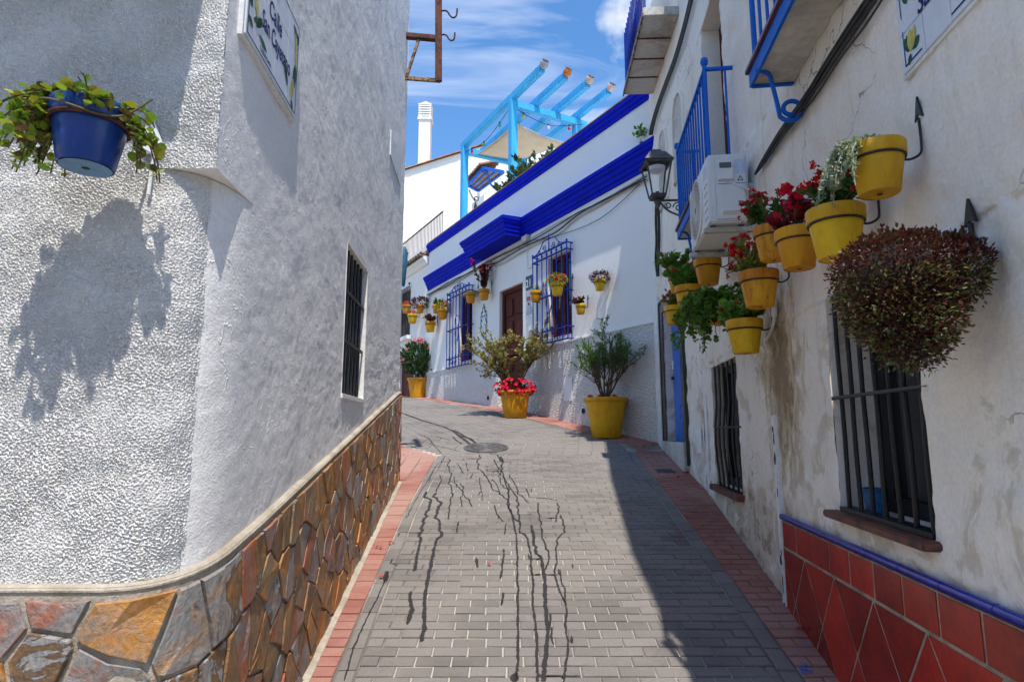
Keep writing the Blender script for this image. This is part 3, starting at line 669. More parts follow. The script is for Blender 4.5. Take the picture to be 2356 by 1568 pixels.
# blue paint spots near the tiled dado, petals and bits of litter
def splat(mb, c, r, n=9):
    pts = []
    for k in range(n):
        a = k*2*math.pi/n; q = r*rr.uniform(.45, 1.1); X, Y = c[0]+q*math.cos(a), c[1]+q*math.sin(a)*.8; pts.append((X, Y, gz(Y)+.004))
    mb.poly(pts)
mb = MB()
for (x, y, r) in [(1850,1540,.02),(1856,1530,.012),(1841,1536,.012),(1862,1543,.016),(1845,1525,.008),(1832,1500,.009),(1852,1480,.009),(1780,1528,.006),(1848,1548,.013),(1868,1549,.008)]:
    splat(mb, gnd(x, y), r*1.3)
tag(mb.build('paint_splash', m_bpaint), 'splashes of blue paint on the paving beside the red tiles', 'paint')
mb = MB(); ap = [(1784,1318),(1790,1335),(1845,1450),(1130,1300),(870,1262),(903,1250),(1800,1345),(1772,1322),(1560,1100),(880,1330),(1120,1075),(1560,1230)]
for (x, y) in ap:
    c = gnd(x, y); c[2] += .012
    for k in range(2): flower(mb, c+np.array([rr.uniform(-.02, .02), rr.uniform(-.02, .02), 0]), (rr.uniform(-.4, .4), rr.uniform(-.4, .4), 1), .016, 4)
tag(mb.build('fallen_petals', f_pink, kind='stuff'), 'red petals fallen on the pavement below the flower pots', 'petals')

# manhole cover and drain grate
c = gnd(1118, 1030); sl = math.atan(gslope(c[1])); ax = np.array([0, -math.sin(sl), math.cos(sl)])
man = thing('manhole_cover', 'round cast iron manhole cover at the head of the wet trickles', 'manhole', c)
fr = MB().lathe([(.25, .002), (.30, .002), (.30, .010), (.295, .014), (.262, .014), (.258, .006), (.25, .006)], c, 40, ax, False, False); fr.build('frame_ring', m_manhole, man, smooth=True)
MB().lathe([(.02, .012), (.05, .012), (.055, .007), (.09, .007), (.095, .012), (.125, .012), (.13, .007), (.165, .007), (.17, .012), (.20, .012), (.205, .007), (.235, .007), (.24, .012), (.254, .012), (.254, .0)], c, 40, ax, True, False).build('lid', m_manhole, man, smooth=True)
mb = MB(); 
for k in range(24):
    a = k*math.pi/12; e1 = np.array([1., 0, 0]); e2 = np.cross(ax, e1); d = math.cos(a)*e1+math.sin(a)*e2
    mb.bar(c+ax*.011+d*.10, c+ax*.011+d*.12, .014, .006); mb.bar(c+ax*.011+d*.175, c+ax*.011+d*.198, .02, .006)
mb.build('tread_studs', m_manhole, man)
c = gnd(1530, 1083); dr = thing('drain_grate', 'small rectangular iron drain grate in the red pavement by the right wall', 'drain', c)
mb = MB(); a, b, h = .10, .075, .007
for (x0, x1, y0, y1) in [(-a, a, -b, -b+.015), (-a, a, b-.015, b), (-a, -a+.015, -b+.015, b-.015), (a-.015, a, -b+.015, b-.015)]:
    mb.hexa([(c[0]+x, c[1]+y, gz(c[1]+y)+z) for z in (-.01, h) for x, y in ((x0, y0), (x1, y0), (x1, y1), (x0, y1))])
mb.build('rim', m_manhole, dr)
for k in range(6):
    x0 = -a+.022+k*.027; MB().hexa([(c[0]+x, c[1]+y, gz(c[1]+y)+z) for z in (-.01, h-.001) for x, y in ((x0, -b+.015), (x0+.014, -b+.015), (x0+.014, b-.015), (x0, b-.015))]).build('slat', m_manhole, dr)
MB().hexa([(c[0]+x, c[1]+y, gz(c[1]+y)+z) for z in (.0005, .0025) for x, y in ((-a+.01, -b+.01), (a-.01, -b+.01), (a-.01, b-.01), (-a+.01, b-.01))]).build('pit', m_dark, dr)

# ------------------------------------------------------------------ house on the left
lh = thing('corner_house', 'white corner house with rough stucco, rounded corner and stone dado', 'house', (-1.6, 3.2, 0))
SOFF = 2.60; TOPZ = 9.0
A = np.array([-1.19, 1.86]); CN = np.array([-.969, 1.86]); B2 = np.array([-.969-.0586*.34, 1.86+.34])
def bez(t): return (1-t)**2*A+2*t*(1-t)*CN+t*t*B2
def path_lower(n_front, n_mid, n_right, uend, front_end=-2.1):
    pts = [np.array([x, 1.86]) for x in np.linspace(front_end, A[0], n_front)[:-1]]+[bez(t) for t in np.linspace(0, 1, n_mid)]
    if n_right: pts += [LR.p(u, 0, 0)[:2] for u in np.linspace(.34, uend, n_right)[1:]]
    return np.array(pts)
def sheet(name, P, zfun0, z1, step, D, mat, hole=None):
    """P: plan polyline (n,2); rows between zfun0(point) and z1, pushed out along the plan normal by disp(h,w)"""
    n = len(P); t = np.gradient(P, axis=0); t /= np.linalg.norm(t, axis=1)[:, None]; nor = np.stack([t[:, 1], -t[:, 0]], 1)
    z0 = np.array([zfun0(p) for p in P]); m = D.shape[0]; D = D[:, :n]
    fr_ = np.linspace(0, 1, m)[:, None]; Z = z0[None]*(1-fr_)+z1*fr_
    X = P[None, :, 0]+nor[None, :, 0]*D; Y = P[None, :, 1]+nor[None, :, 1]*D
    V = np.stack([X, Y, Z], -1).reshape(-1, 3); i, j = np.meshgrid(np.arange(m-1), np.arange(n-1), indexing='ij'); a = i*n+j
    Q = np.stack([a, a+1, a+n+1, a+n], -1).reshape(-1, 4)
    if hole:
        cen = V[Q].mean(1); uu = (cen-LR.o)@LR.t; keep = ~((uu > hole[0]) & (uu < hole[1]) & (cen[:, 2] > hole[2]) & (cen[:, 2] < hole[3])); Q = Q[keep]
    return big_grid(name, V, Q, mat, lh)
def dado_top(p):          # level along the side street, climbing with the street round the corner
    return 1.30 if p[1] < 1.9 else max(1.30, gz(p[1])+.95)
def rough_disp(m, n):
    st = .0025; b = bandnoise(m, n, st, .0105, .6, 4); b2 = bandnoise(m, n, st, .0065, .5, 5); lo = lownoise(m, n, st, .12, 6)
    pat = 1/(1+np.exp(-2.2*lownoise(m, n, st, .22, 77))); b = b*(1+.3*lo); return (.5+.75*pat)*.0030*np.tanh(np.maximum(b+.75*b2-.1, -.9)*1.2)+.0011*b2+.0018*lo
def smooth_disp(m, n):
    st = .014; a = lownoise(m, n, st, .10, 8); b = lownoise(m, n, st, .03, 9); r = bandnoise(m, n, st, .16, .6, 10)
    return .0014*lownoise(m, n, st, .35, 12)+.00045*a+.0004*b
tmid = .5
Pf = np.concatenate([np.array([[x, 1.86] for x in np.arange(-2.1, A[0], .0025)]), np.array([bez(t) for t in np.linspace(0, tmid+.02, 70)])])
Pu = np.array([[x, 1.86] for x in np.arange(-2.1, CN[0]+.001, .0025)])
mr1 = int((SOFF-1.29)/.0025)+1; mr2 = int((3.5-SOFF)/.0025)+1; FR = rough_disp(mr1+mr2, max(len(Pf), len(Pu))+4)
sheet('rough_wall', Pf, lambda p: dado_top(p)-.01, SOFF, .0025, FR[:mr1], m_rough)
sheet('rough_wall', Pu, lambda p: SOFF, 3.5, .0025, FR[mr1-1:mr1+mr2], m_rough)
UEND = 4.78; LW = (1.95, 2.69, 1.985, 2.972)
Ps = np.concatenate([np.array([bez(t) for t in np.linspace(tmid, 1, 12)]), np.array([LR.p(u, 0, 0)[:2] for u in np.arange(.354, UEND, .014)])])
Pu2 = np.array([LR.p(u, 0, 0)[:2] for u in np.arange(.0, UEND, .014)])
ms1 = int((SOFF-1.29)/.014)+1; ms2 = int((7.2-SOFF)/.014)+1; FS = smooth_disp(ms1+ms2, len(Pu2)+30)
sheet('plaster_wall', Ps, lambda p: dado_top(p)-.01, SOFF, .014, FS[:ms1, 13:], m_smooth, LW)
sheet('plaster_wall', Pu2, lambda p: SOFF, 7.2, .014, FS[ms1-1:ms1+ms2], m_smooth, LW)
# overhanging soffit of the corner, sides and top of the block
mb = MB(); cur = [bez(t) for t in np.linspace(0, 1, 12)]
mb.poly([(p[0], p[1], SOFF+.002) for p in cur]+[(CN[0], CN[1], SOFF+.002)]); mb.build('corner_soffit', m_smooth, lh)
mb = MB(); e = LR.p(UEND-.014, 0, 0); mb.poly([(e[0], e[1], -1), (e[0]-6, e[1]+.3, -1), (e[0]-6, e[1]+.3, 7.2), (e[0], e[1], 7.2)])
mb.poly([(-2.1, 1.86, -1), (-7, 1.86, -1), (-7, 1.86, 7.2), (-2.1, 1.86, 7.2)]); mb.poly([(-2.1, 1.86, 3.5), (CN[0], 1.86, 3.5), (CN[0], 1.86, 7.2), (-2.1, 1.86, 7.2)])
mb.poly([(-7, 1.86, 7.2), (CN[0], 1.86, 7.2), (e[0], e[1], 7.2), (e[0]-6, e[1]+.3, 7.2)]); mb.poly([(-7, 1.86, -1), (e[0]-6, e[1]+.3, -1), (e[0]-6, e[1]+.3, 7.2), (-7, 1.86, 7.2)])
mb.build('outer_walls', m_smooth, lh)
# first-floor balcony slab that shades the upper rough wall
mb = MB(); mb.box(-5.2, -1.03, 1.50, 1.859, 3.52, 3.68); mb.build('balcony_slab', m_smooth, lh, bevel=.01)
# window in the lane wall
wd = MB(); 
for a, b, c_, d_ in ((LW[0], LW[0]+.05, LW[2], LW[3]), (LW[1]-.05, LW[1], LW[2], LW[3]), (LW[0]+.05, LW[1]-.05, LW[3]-.05, LW[3]), (LW[0]+.05, LW[1]-.05, LW[2], LW[2]+.05)): wd.fbox(LR, a, b, -.20, -.16, c_, d_)
jm = MB(); wall_panel(jm, LR, LW[0], LW[1], LW[2], LW[3], [LW], .2, .004); jm.build('window_reveal', m_far, lh)
win = wd.build('window', m_acg, lh); MB().fbox(LR, LW[0]-.02, LW[1]+.02, -.24, -.20, LW[2]-.02, LW[3]+.02).build('pane', m_glass, win)
for k in range(6):
    u = LW[0]+.06+k*(LW[1]-LW[0]-.16)/5; MB().tube([LR.p(u, -.03, LW[2]), LR.p(u, -.03, LW[3])], .011, 8).build('grille_bar', m_iron, win, smooth=True)
for f in (.36, .70): MB().fbox(LR, LW[0], LW[1], -.024, -.012, LW[2]+f*(LW[3]-LW[2])-.011, LW[2]+f*(LW[3]-LW[2])+.011).build('grille_crossbar', m_iron, win)
MB().fbox(LR, LW[0]-.01, LW[1]+.01, -.1, .012, LW[2]-.03, LW[2]+.002).build('sill', m_far, win, bevel=.004)
# small vent plate higher up on the lane wall
u1, z1, _ = LR.px(897, 325); u2, z2, _ = LR.px(920, 405); MB().fbox(LR, u1, u2, .002, .012, z2-.12, z2+.13).build('vent_plate', m_wht, lh)

# stone dado: mortar skirt, coping, separate stones
def dpath():
    P = [np.array([x, 1.86]) for x in np.linspace(-2.1, A[0], 20)[:-1]]+[bez(t) for t in np.linspace(0, 1, 14)]+[LR.p(u, 0, 0)[:2] for u in np.linspace(.34, UEND, 60)[1:]]
    P = np.array(P); t = np.gradient(P, axis=0); t /= np.linalg.norm(t, axis=1)[:, None]; n = np.stack([t[:, 1], -t[:, 0]], 1)
    s = np.concatenate([[0], np.cumsum(np.linalg.norm(np.diff(P, axis=0), axis=1))]); return P, n, s
DPp, DPn, DPs = dpath()
def dq(s, d, h):          # point on the dado: s along, d out, h below the coping (metres)
    x = np.array([np.interp(s, DPs, DPp[:, k]) for k in (0, 1)]); n = np.array([np.interp(s, DPs, DPn[:, k]) for k in (0, 1)]); n /= np.linalg.norm(n)
    top = float(np.interp(s, DPs, DTOP)); q = x+n*d; return np.array([q[0], q[1], top-h])
_raw = np.array([dado_top(p) for p in DPp]); DTOP = np.convolve(np.pad(_raw, 4, mode='edge'), np.ones(9)/9, mode='valid')
dh = 1.15
mb = MB(); ss = np.linspace(0, DPs[-1], 140)
for a, b in zip(ss, ss[1:]): mb.poly([dq(a, .028, dh), dq(b, .028, dh), dq(b, .028, .0), dq(a, .028, .0)])
dado = mb.build('stone_dado', m_mortar, lh)
mb = MB(); prof = [(-.01, .006), (.014, .004), (.028, -.002), (.033, -.007), (.033, -.012), (.02, -.016)]
for a, b in zip(ss, ss[1:]):
    for (d0, h0), (d1, h1) in zip(prof, prof[1:]): mb.poly([dq(a, d0, -h0), dq(b, d0, -h0), dq(b, d1, -h1), dq(a, d1, -h1)])
mb.build('coping', m_mortar, dado, smooth=True)
def clip(poly, p, q):     # keep the side of the bisector nearer to p
    m = (p+q)/2; n = q-p; out = []
    for a, b in zip(poly, poly[1:]+poly[:1]):
        da, db = (a-m)@n, (b-m)@n
        if da <= 0: out.append(a)
        if (da < 0 < db) or (db < 0 < da): out.append(a+(b-a)*(da/(da-db)))
    return out
r5 = random.Random(21); seeds = []
s = 0.02; S_END = DPs[-1]
cw = lambda s: .185 if s < 1.0 else .102
while s < S_END+.1:
    w = cw(s); k = 0; h = r5.uniform(-.04, .03)
    while h < dh:
        hh = r5.uniform(.13, .22) if s < 1.0 else r5.uniform(.16, .34); seeds.append(np.array([s+r5.uniform(-.36, .36)*w, h+hh/2])); h += hh
    s += w
NST = 0
for i, p in enumerate(seeds):
    poly = [np.array(q) for q in ((0, .03), (S_END-.004, .03), (S_END-.004, dh-.02), (0, dh-.02))]
    for j, q in enumerate(seeds):
        if i != j and abs(q[0]-p[0]) < 1 and poly: poly = clip(poly, p, q)
    if len(poly) < 3: continue
    area = .5*abs(sum(a[0]*b[1]-a[1]*b[0] for a, b in zip(poly, poly[1:]+poly[:1])))
    if area < .0022: continue
    c = sum(poly)/len(poly)
    # roughen the outline, shrink for the joint
    ring = []
    for a, b in zip(poly, poly[1:]+poly[:1]):
        n = max(1, int(np.linalg.norm(b-a)/.07))
        for k in range(n):
            q = a+(b-a)*k/n; d = c-q; g = (.008 if c[0] < 1.0 else .004)+r5.uniform(0, .009 if c[0] < 1.0 else .005); ring.append(q+d/np.linalg.norm(d)*min(g, .3*np.linalg.norm(d)))
    th = .037+r5.uniform(0, .007); tilt = (r5.gauss(0, .016), r5.gauss(0, .016)); mbs = MB(); nn = len(ring)
    def dd(q, base): return base+(q-c)[0]*tilt[0]+(q-c)[1]*tilt[1]
    for lev, shr in ((.02, 0.), (th-.004, .0), (th, .035)):
        for q in ring:
            w = q+(c-q)*shr; mbs.v.append(tuple(dq(w[0], lev if lev == .02 else dd(w, lev)+r5.gauss(0, .0015), w[1])))
    mbs.v.append(tuple(dq(c[0], th+r5.gauss(0, .003), c[1])))
    for L_ in (0, 1): mbs.f += [(L_*nn+k, L_*nn+(k+1) % nn, (L_+1)*nn+(k+1) % nn, (L_+1)*nn+k) for k in range(nn)]
    mbs.f += [(2*nn+k, 2*nn+(k+1) % nn, 3*nn) for k in range(nn)]
    if NST < 298: mbs.build('stone', m_stone, dado); NST += 1

# ------------------------------------------------------------------ house on the right
rh = thing('weathered_house', 'weathered off-white house with blue balconies and red tiled dado on the right', 'house', (2.2, 4.5, 0))
W1 = (.86, 1.655, 1.375, 2.40); W2 = (3.50, 4.45, 1.262, 2.345); FD = (3.36, 4.15, 3.80, 5.66)
ROOFL = [(0, 6.0), (.7, 6.9), (2.6, 7.7), (4.6, 8.0), (R1.L, 8.0)]
def panel_relief(F, u0, u1, z0, z1, holes, step, amp, seed, name, zt=None):
    us = np.unique(np.concatenate([np.arange(u0, u1, step), [u1], *[[h[0], h[1]] for h in holes]])); zs = np.unique(np.concatenate([np.arange(z0, z1, step), [z1], *[[h[2], h[3]] for h in holes]]))
    m, n = len(zs), len(us); D = amp*(lownoise(m, n, step, .16, seed)*.8+lownoise(m, n, step, .05, seed+1)*.25)
    U, Z = np.meshgrid(us, zs); V = F.o+U[..., None]*F.t+D[..., None]*F.n; V[..., 2] = Z; V = V.reshape(-1, 3)
    i, j = np.meshgrid(np.arange(m-1), np.arange(n-1), indexing='ij'); a = i*n+j; Q = np.stack([a, a+1, a+n+1, a+n], -1).reshape(-1, 4)
    cu = ((us[1:]+us[:-1])/2)[j].ravel(); cz = ((zs[1:]+zs[:-1])/2)[i].ravel(); keep = np.ones(len(Q), bool)
    for h in holes: keep &= ~((cu > h[0]) & (cu < h[1]) & (cz > h[2]) & (cz < h[3]))
    return big_grid(name, V, Q[keep], m_weather, rh)
panel_relief(R1, 0, R1.L, -.5, 5.7, [W1, W2, FD], .02, .0055, 31, 'wall')
DR = (.84, 1.80, 1.62, 3.36); AR1 = (.20, .78, 4.7, 5.45); AR2 = (1.10, 1.68, 4.7, 5.45)
panel_relief(R2, 0, R2.L, -.5, 5.7, [DR], .025, .005, 41, 'wall')
mb = MB()        # upper part, reveals, side and back walls, roof
up = [R1.p(u, 0, z) for u, z in ROOFL]
for (a, za), (b, zb) in zip(ROOFL, ROOFL[1:]):
    mb.poly([R1.p(a, 0, 5.7), R1.p(b, 0, 5.7), R1.p(b, 0, zb), R1.p(a, 0, za)]); mb.poly([R1.p(a, 0, za), R1.p(b, 0, zb), R1.p(b, -5, zb), R1.p(a, -5, za)])
mb.poly([R2.p(0, 0, 5.7), R2.p(R2.L, 0, 5.7), R2.p(R2.L, 0, 8.0), R2.p(0, 0, 8.0)]); mb.poly([R2.p(0, 0, 8.0), R2.p(R2.L, 0, 8.0), R2.p(R2.L, -5, 8.0), R2.p(0, -5, 8.0)])
mb.poly([R1.p(0, 0, -1), R1.p(0, -5, -1), R1.p(0, -5, 5.7), R1.p(0, 0, 5.7)]); mb.poly([R1.p(0, -5, -1), R1.p(R1.L, -5, -1), R1.p(R1.L, -5, 8.0), R1.p(0, -5, 5.7)])
mb.poly([R2.p(0, -5, -1), R2.p(R2.L, -5, -1), R2.p(R2.L, -5, 8.0), R2.p(0, -5, 8.0)]); mb.poly([R2.p(R2.L, 0, -1), R2.p(R2.L, 0, 8.0), R2.p(R2.L, -5, 8.0), R2.p(R2.L, -5, -1)])
mb.build('upper_walls', m_weather, rh)
for h, F, dp in ((W1, R1, .26), (W2, R1, .16), (FD, R1, .24), (DR, R2, .16)):
    mb = MB()
    a, b, c_, e_ = h
    for q in ([F.p(a, 0, c_), F.p(a, -dp, c_), F.p(a, -dp, e_), F.p(a, 0, e_)], [F.p(b, 0, c_), F.p(b, 0, e_), F.p(b, -dp, e_), F.p(b, -dp, c_)], [F.p(a, 0, e_), F.p(a, -dp, e_), F.p(b, -dp, e_), F.p(b, 0, e_)], [F.p(a, 0, c_), F.p(b, 0, c_), F.p(b, -dp, c_), F.p(a, -dp, c_)]): mb.poly(q)
    mb.build('opening_reveal', m_weather, rh)
# shallow arched niches high on the far end
for (u0, u1, zb, zt) in (AR1, AR2):
    c = (u0+u1)/2; r = (u1-u0)/2; o = [(u0-.0, zb), (u0, zt)]+[(c-r*math.cos(a), zt+r*1.0*math.sin(a)) for a in np.linspace(0, math.pi, 14)][1:-1]+[(u1, zt), (u1, zb)]
    i = [(c+(x-c)*.86, zb+.03+(z-zb)*.965) for x, z in o]; mbn = MB(); n = len(o)
    for k in range(n):
        j = (k+1) % n
        if k == n-1: continue
        mbn.poly([R2.p(*(o[k][0], .028, o[k][1])), R2.p(o[j][0], .028, o[j][1]), R2.p(i[j][0], .028, i[j][1]), R2.p(i[k][0], .028, i[k][1])])
        mbn.poly([R2.p(i[k][0], .028, i[k][1]), R2.p(i[j][0], .028, i[j][1]), R2.p(i[j][0], .006, i[j][1]), R2.p(i[k][0], .006, i[k][1])]); mbn.poly([R2.p(o[k][0], .028, o[k][1]), R2.p(o[j][0], .028, o[j][1]), R2.p(o[j][0], -.01, o[j][1]), R2.p(o[k][0], -.01, o[k][1])])
    ni = mbn.build('arched_niche', m_weather, rh); MB().poly([R2.p(x, .0085, z) for x, z in i]).build('niche_back', m_concrete, ni)
def bar_window(F, h, dp, nb, cross, curve=0., first=.05, dbar=-.02):
    a, b, c_, e_ = h; fw = .07; mbw = MB(); mid = (a+b)/2
    for q in ((a, a+fw, c_, e_), (b-fw, b, c_, e_), (a+fw, b-fw, e_-fw, e_), (a+fw, b-fw, c_, c_+fw), (mid-.045, mid+.045, c_+fw, e_-fw)): mbw.fbox(F, q[0], q[1], -dp+.002, -dp+.05, q[2], q[3])
    w = mbw.build('window', m_dark, rh)
    MB().fbox(F, a+fw, mid-.045, -dp-.02, -dp+.02, c_+fw, e_-fw).build('pane', m_glass, w); MB().fbox(F, mid+.045, b-fw, -dp-.02, -dp+.02, c_+fw, e_-fw).build('pane', m_glass, w)
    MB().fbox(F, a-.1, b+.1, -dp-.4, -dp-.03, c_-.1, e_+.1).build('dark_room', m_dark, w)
    for k in range(nb):
        u = a+first+k*(b-a-2*first)/(nb-1)
        zs = np.linspace(c_-.01, e_+.02, 10); P = [F.p(u+.004*math.sin(k*2.3+i), dbar+curve*math.sin(math.pi*min(1, max(0, (z-c_)/(e_-c_))*1.35))**2*(1 if z < (c_+e_)/2+.15 else 0), z) for i, z in enumerate(zs)]
        MB().tube(P, .0105, 8).build('grille_bar', m_iron, w, smooth=True)
    for f in cross: MB().tube([F.p(a-.03, dbar+.015, c_+f*(e_-c_)), F.p(b+.03, dbar+.015, c_+f*(e_-c_))], .009, 8).build('grille_crossbar', m_iron, w, smooth=True)
    return w
w1 = bar_window(R1, W1, .26, 7, (.52,)); w2 = bar_window(R1, W2, .16, 6, (.48,), .025)
MB().fbox(R1, W1[0]+.01, W1[1]-.01, -.06, .012, W1[2]+.002, W1[2]+.022).build('grille_base', m_iron, w1)
sl = MB().fbox(R1, W1[0]-.03, W1[1]+.06, -.05, .065, W1[2]-.034, W1[2]); sl.build('sill', m_sill, w1, bevel=.006)
MB().fbox(R1, W2[0]-.06, W2[1]+.06, -.05, .06, W2[2]-.05, W2[2]).build('sill', m_sill, w2, bevel=.006)
# blue bag behind the bars
c = R1.p(W1[1]-.13, -.1, W1[2]+.002); tag(MB().lathe([(.035, 0), (.042, .01), (.045, .04), (.05, .08), (.054, .115), (.048, .117), (.043, .07)], c, 18, None, True, False).build('bag', m_bluepl, smooth=True), 'crumpled blue plastic bag on the sill behind the black window bars', 'bag')
# french door behind the middle balcony
mbd = MB()
for q in ((FD[0], FD[0]+.09, FD[2], FD[3]), (FD[1]-.09, FD[1], FD[2], FD[3]), (FD[0]+.09, FD[1]-.09, FD[3]-.09, FD[3])): mbd.fbox(R1, q[0], q[1], -.24, -.17, q[2], q[3])
fdoor = mbd.build('balcony_door', m_wood, rh); MB().fbox(R1, FD[0]+.09, FD[1]-.09, -.26, -.21, FD[2], FD[3]-.09).build('shutter_leaf', m_shut, fdoor)
# blue street door
ddo = MB().fbox(R2, DR[0], DR[1], -.15, -.10, DR[2], DR[3]).build('street_door', m_bdoor, rh)
for zc in (1.98, 2.95):
    cc = R2.p((DR[0]+DR[1])/2, -.10, zc); MB().lathe([(.0, .022), (.05, .020), (.06, .012), (.10, .012), (.108, .02), (.125, .018), (.13, 0)], cc, 22, R2.n, False, False).build('roundel', m_bdoor, ddo, smooth=True)
for (a, b) in ((DR[0]+.04, (DR[0]+DR[1])/2-.01), ((DR[0]+DR[1])/2+.01, DR[1]-.04)): MB().fbox(R2, a, b, -.099, -.092, DR[2]+.06, DR[3]-.12).build('door_leaf', m_bdoor, ddo, bevel=.004)
MB().fbox(R2, DR[1]-.09, DR[1]-.05, -.092, -.06, 2.42, 2.46).build('door_handle', m_iron, ddo); MB().fbox(R2, DR[1]-.10, DR[1]-.05, -.092, -.078, 2.56, 2.67).build('lock_plate', m_wht, ddo)
for a, b in ((DR[0]-.16, DR[0]-.02), (DR[1]+.02, DR[1]+.16)): MB().fbox(R2, a, b, -.01, .022, gz(7.4), DR[3]+.1).build('door_tile_border', m_mosaic, ddo)
MB().fbox(R2, DR[0]-.02, DR[1]+.02, -.01, .022, DR[3]-.02, DR[3]+.12).build('door_tile_border', m_mosaic, ddo)
for a, b in ((DR[0]-.19, DR[0]-.162), (DR[1]+.162, DR[1]+.19)): MB().fbox(R2, a, b, -.01, .034, gz(7.3), DR[3]+.13).build('door_edge_strip', m_dkgreen, ddo)
MB().fbox(R2, DR[0]-.19, DR[1]+.19, -.01, .034, DR[3]+.122, DR[3]+.15).build('door_edge_strip', m_dkgreen, ddo)
MB().fbox(R2, DR[0]-.16, DR[1]+.16, -.14, .06, 1.30, DR[2]).build('door_step', m_concrete, ddo)
MB().fbox(R2, DR[1]+.19, R2.L-.02, -.02, .045, 1.2, 3.6).build('corner_strip', m_wht, rh)
MB().fbox(R2, .10, .30, .001, .010, 1.52, 1.80).build('meter_hatch', m_wht, rh); MB().fbox(R1, 4.72, 4.83, .001, .012, 1.2, 2.1).build('cover_strip', m_wht, rh)

# red tiled dado with cobalt trim
u0d, u1d, zt = -.0, 2.50, 1.235
mbt = MB().fbox(R1, u0d, u1d, -.01, .0235, .2, zt-.022); td = mbt.build('tiled_dado', m_grout, rh)
zr = zt-.025; rowh = .155
u = u1d-.004; wts = .235
k = 0
while u > u0d:
    a = max(u-wts, u0d); MB().fbox(R1, a+.006, u-.006, .017, .025+random.uniform(0, .002), zr-rowh+.006, zr-.003).build('tile', m_tile, td, bevel=.002); u = a
half = .201; top = zr-rowh-.004; hh = .285          # diamonds below: half width, half height
def clip_axis(poly, ax, lim, keep_less):
    out = []
    for a, b in zip(poly, poly[1:]+poly[:1]):
        da = (a[ax]-lim)*(1 if keep_less else -1); db = (b[ax]-lim)*(1 if keep_less else -1)
        if da <= 0: out.append(a)
        if da*db < 0: out.append(tuple(np.array(a)+(np.array(b)-np.array(a))*(da/(da-db))))
    return out
ua = 2.146
for r in range(0, 5):
    for c_ in range(-1, 14):
        cu = ua-(c_+(.5 if r % 2 == 0 else 0))*2*half+(half if False else 0); cz = top-r*hh+(0 if True else 0)
        cu = ua-c_*2*half-(half if r % 2 == 0 else 0); cz = top-r*hh
        poly = [(cu, cz+hh-.010), (cu+half-.008, cz), (cu, cz-hh+.010), (cu-half+.008, cz)]
        for ax, lim, kl in ((0, u1d-.004, True), (0, u0d+.004, False), (1, top-.004, True), (1, .22, False)):
            poly = clip_axis(poly, ax, lim, kl) if len(poly) > 2 else []
        if len(poly) > 2:
            d1 = .025+random.uniform(0, .002); MB().prism(R1, poly, .017, d1).build('tile', m_tile, td, bevel=.0015)
u = u0d
while u < u1d-.02:
    e = min(u+.27, u1d); MB().tube([R1.p(u+.002, .022, zt), R1.p(e-.002, .022, zt)], .0175, 12).build('trim_tile', m_bluetrim, td, smooth=True); u = e
# broken pipe chase at the end of the dado
MB().fbox(R1, u1d+.01, u1d+.07, -.01, .03, .55, 1.85).build('pipe_chase', m_wht, rh, bevel=.006)
for z in (.62, .70, .83, .97, 1.02, 1.38, 1.58, 1.70, 1.76):
    n_ = 9; w_, h_ = random.uniform(.006, .016), random.uniform(.02, .07); uc_ = u1d+.03+random.uniform(-.012, .02)
    MB().prism(R1, [(uc_+w_*random.uniform(.5, 1.2)*math.cos(k*2*math.pi/n_), z+h_*random.uniform(.5, 1.2)*math.sin(k*2*math.pi/n_)) for k in range(n_)], .028, .0325).build('rust_hole', m_rust, rh)

# balconies
def balcony(F, u0, u1, z, dp, nb, scroll_at, label=None):
    b = MB().fbox(F, u0, u1, .0, dp-.004, z, z+.07).build('balcony', m_concrete, rh, label=label)
    MB().fbox(F, u0-.004, u1+.004, dp-.004, dp+.012, z-.012, z+.072).build('edge_angle', m_balc, b); 
    for u in (u0, u1): MB().fbox(F, u-.012, u+.012, .0, dp-.004, z-.012, z+.072).build('edge_angle', m_balc, b)
    MB().fbox(F, u0-.02, u1+.02, -.0, dp+.03, z+.074, z+.105).build('brick_edge', m_brown, b, bevel=.005)
    zt = z+.90
    for i in range(nb):
        u = u0+.03+i*(u1-u0-.06)/(nb-1); thick = .016 if i in (0, nb-1) else .0095
        MB().tube([F.p(u, dp-.02, z+.10), F.p(u, dp-.02, zt)], thick, 8).build('baluster', m_balc, b, smooth=True)
    for u in (u0+.03, u1-.03): MB().tube([F.p(u, .06, z+.10), F.p(u, .06, zt)], .0095, 8).build('baluster', m_balc, b, smooth=True)
    MB().fbox(F, u0+.01, u1-.01, dp-.035, dp-.005, zt, zt+.022).build('handrail', m_balc, b)
    for u in (u0+.03, u1-.03):
        MB().fbox(F, u-.014, u+.014, -.01, dp-.035, zt, zt+.022).build('handrail', m_balc, b)
        MB().lathe([(.012, 0), (.014, .02), (.026, .03), (.032, .055), (.026, .08), (.0, .09)], F.p(u, dp-.02, zt+.022), 14, None, True, False).build('ball_finial', m_balc, b, smooth=True)
    mbk = MB(); n = 18; P = []
    for u in scroll_at:
        ax, ay = F.n, np.array([0, 0, 1.])
        P = [F.p(u, dp+.015, z+.01), F.p(u, dp-.02, z-.002), F.p(u, dp-.055, z-.03), F.p(u, dp-.07, z-.11), F.p(u, dp-.085, z-.20)]
        sp = spiral(F.p(u, .072, z-.235), ax, ay, .072, .028, -.25, -2*math.pi-1.9, 26)
        P = catmull(P+[sp[1]], 5)[:-1]+sp[1:]
        MB().tube(P, .0125, 8).build('scroll_bracket', m_balc, b, smooth=True)
    return b
balcony(R1, 3.06, 4.56, 3.675, .235, 14, (4.35,), 'far blue balcony with slim bars above the air conditioner')
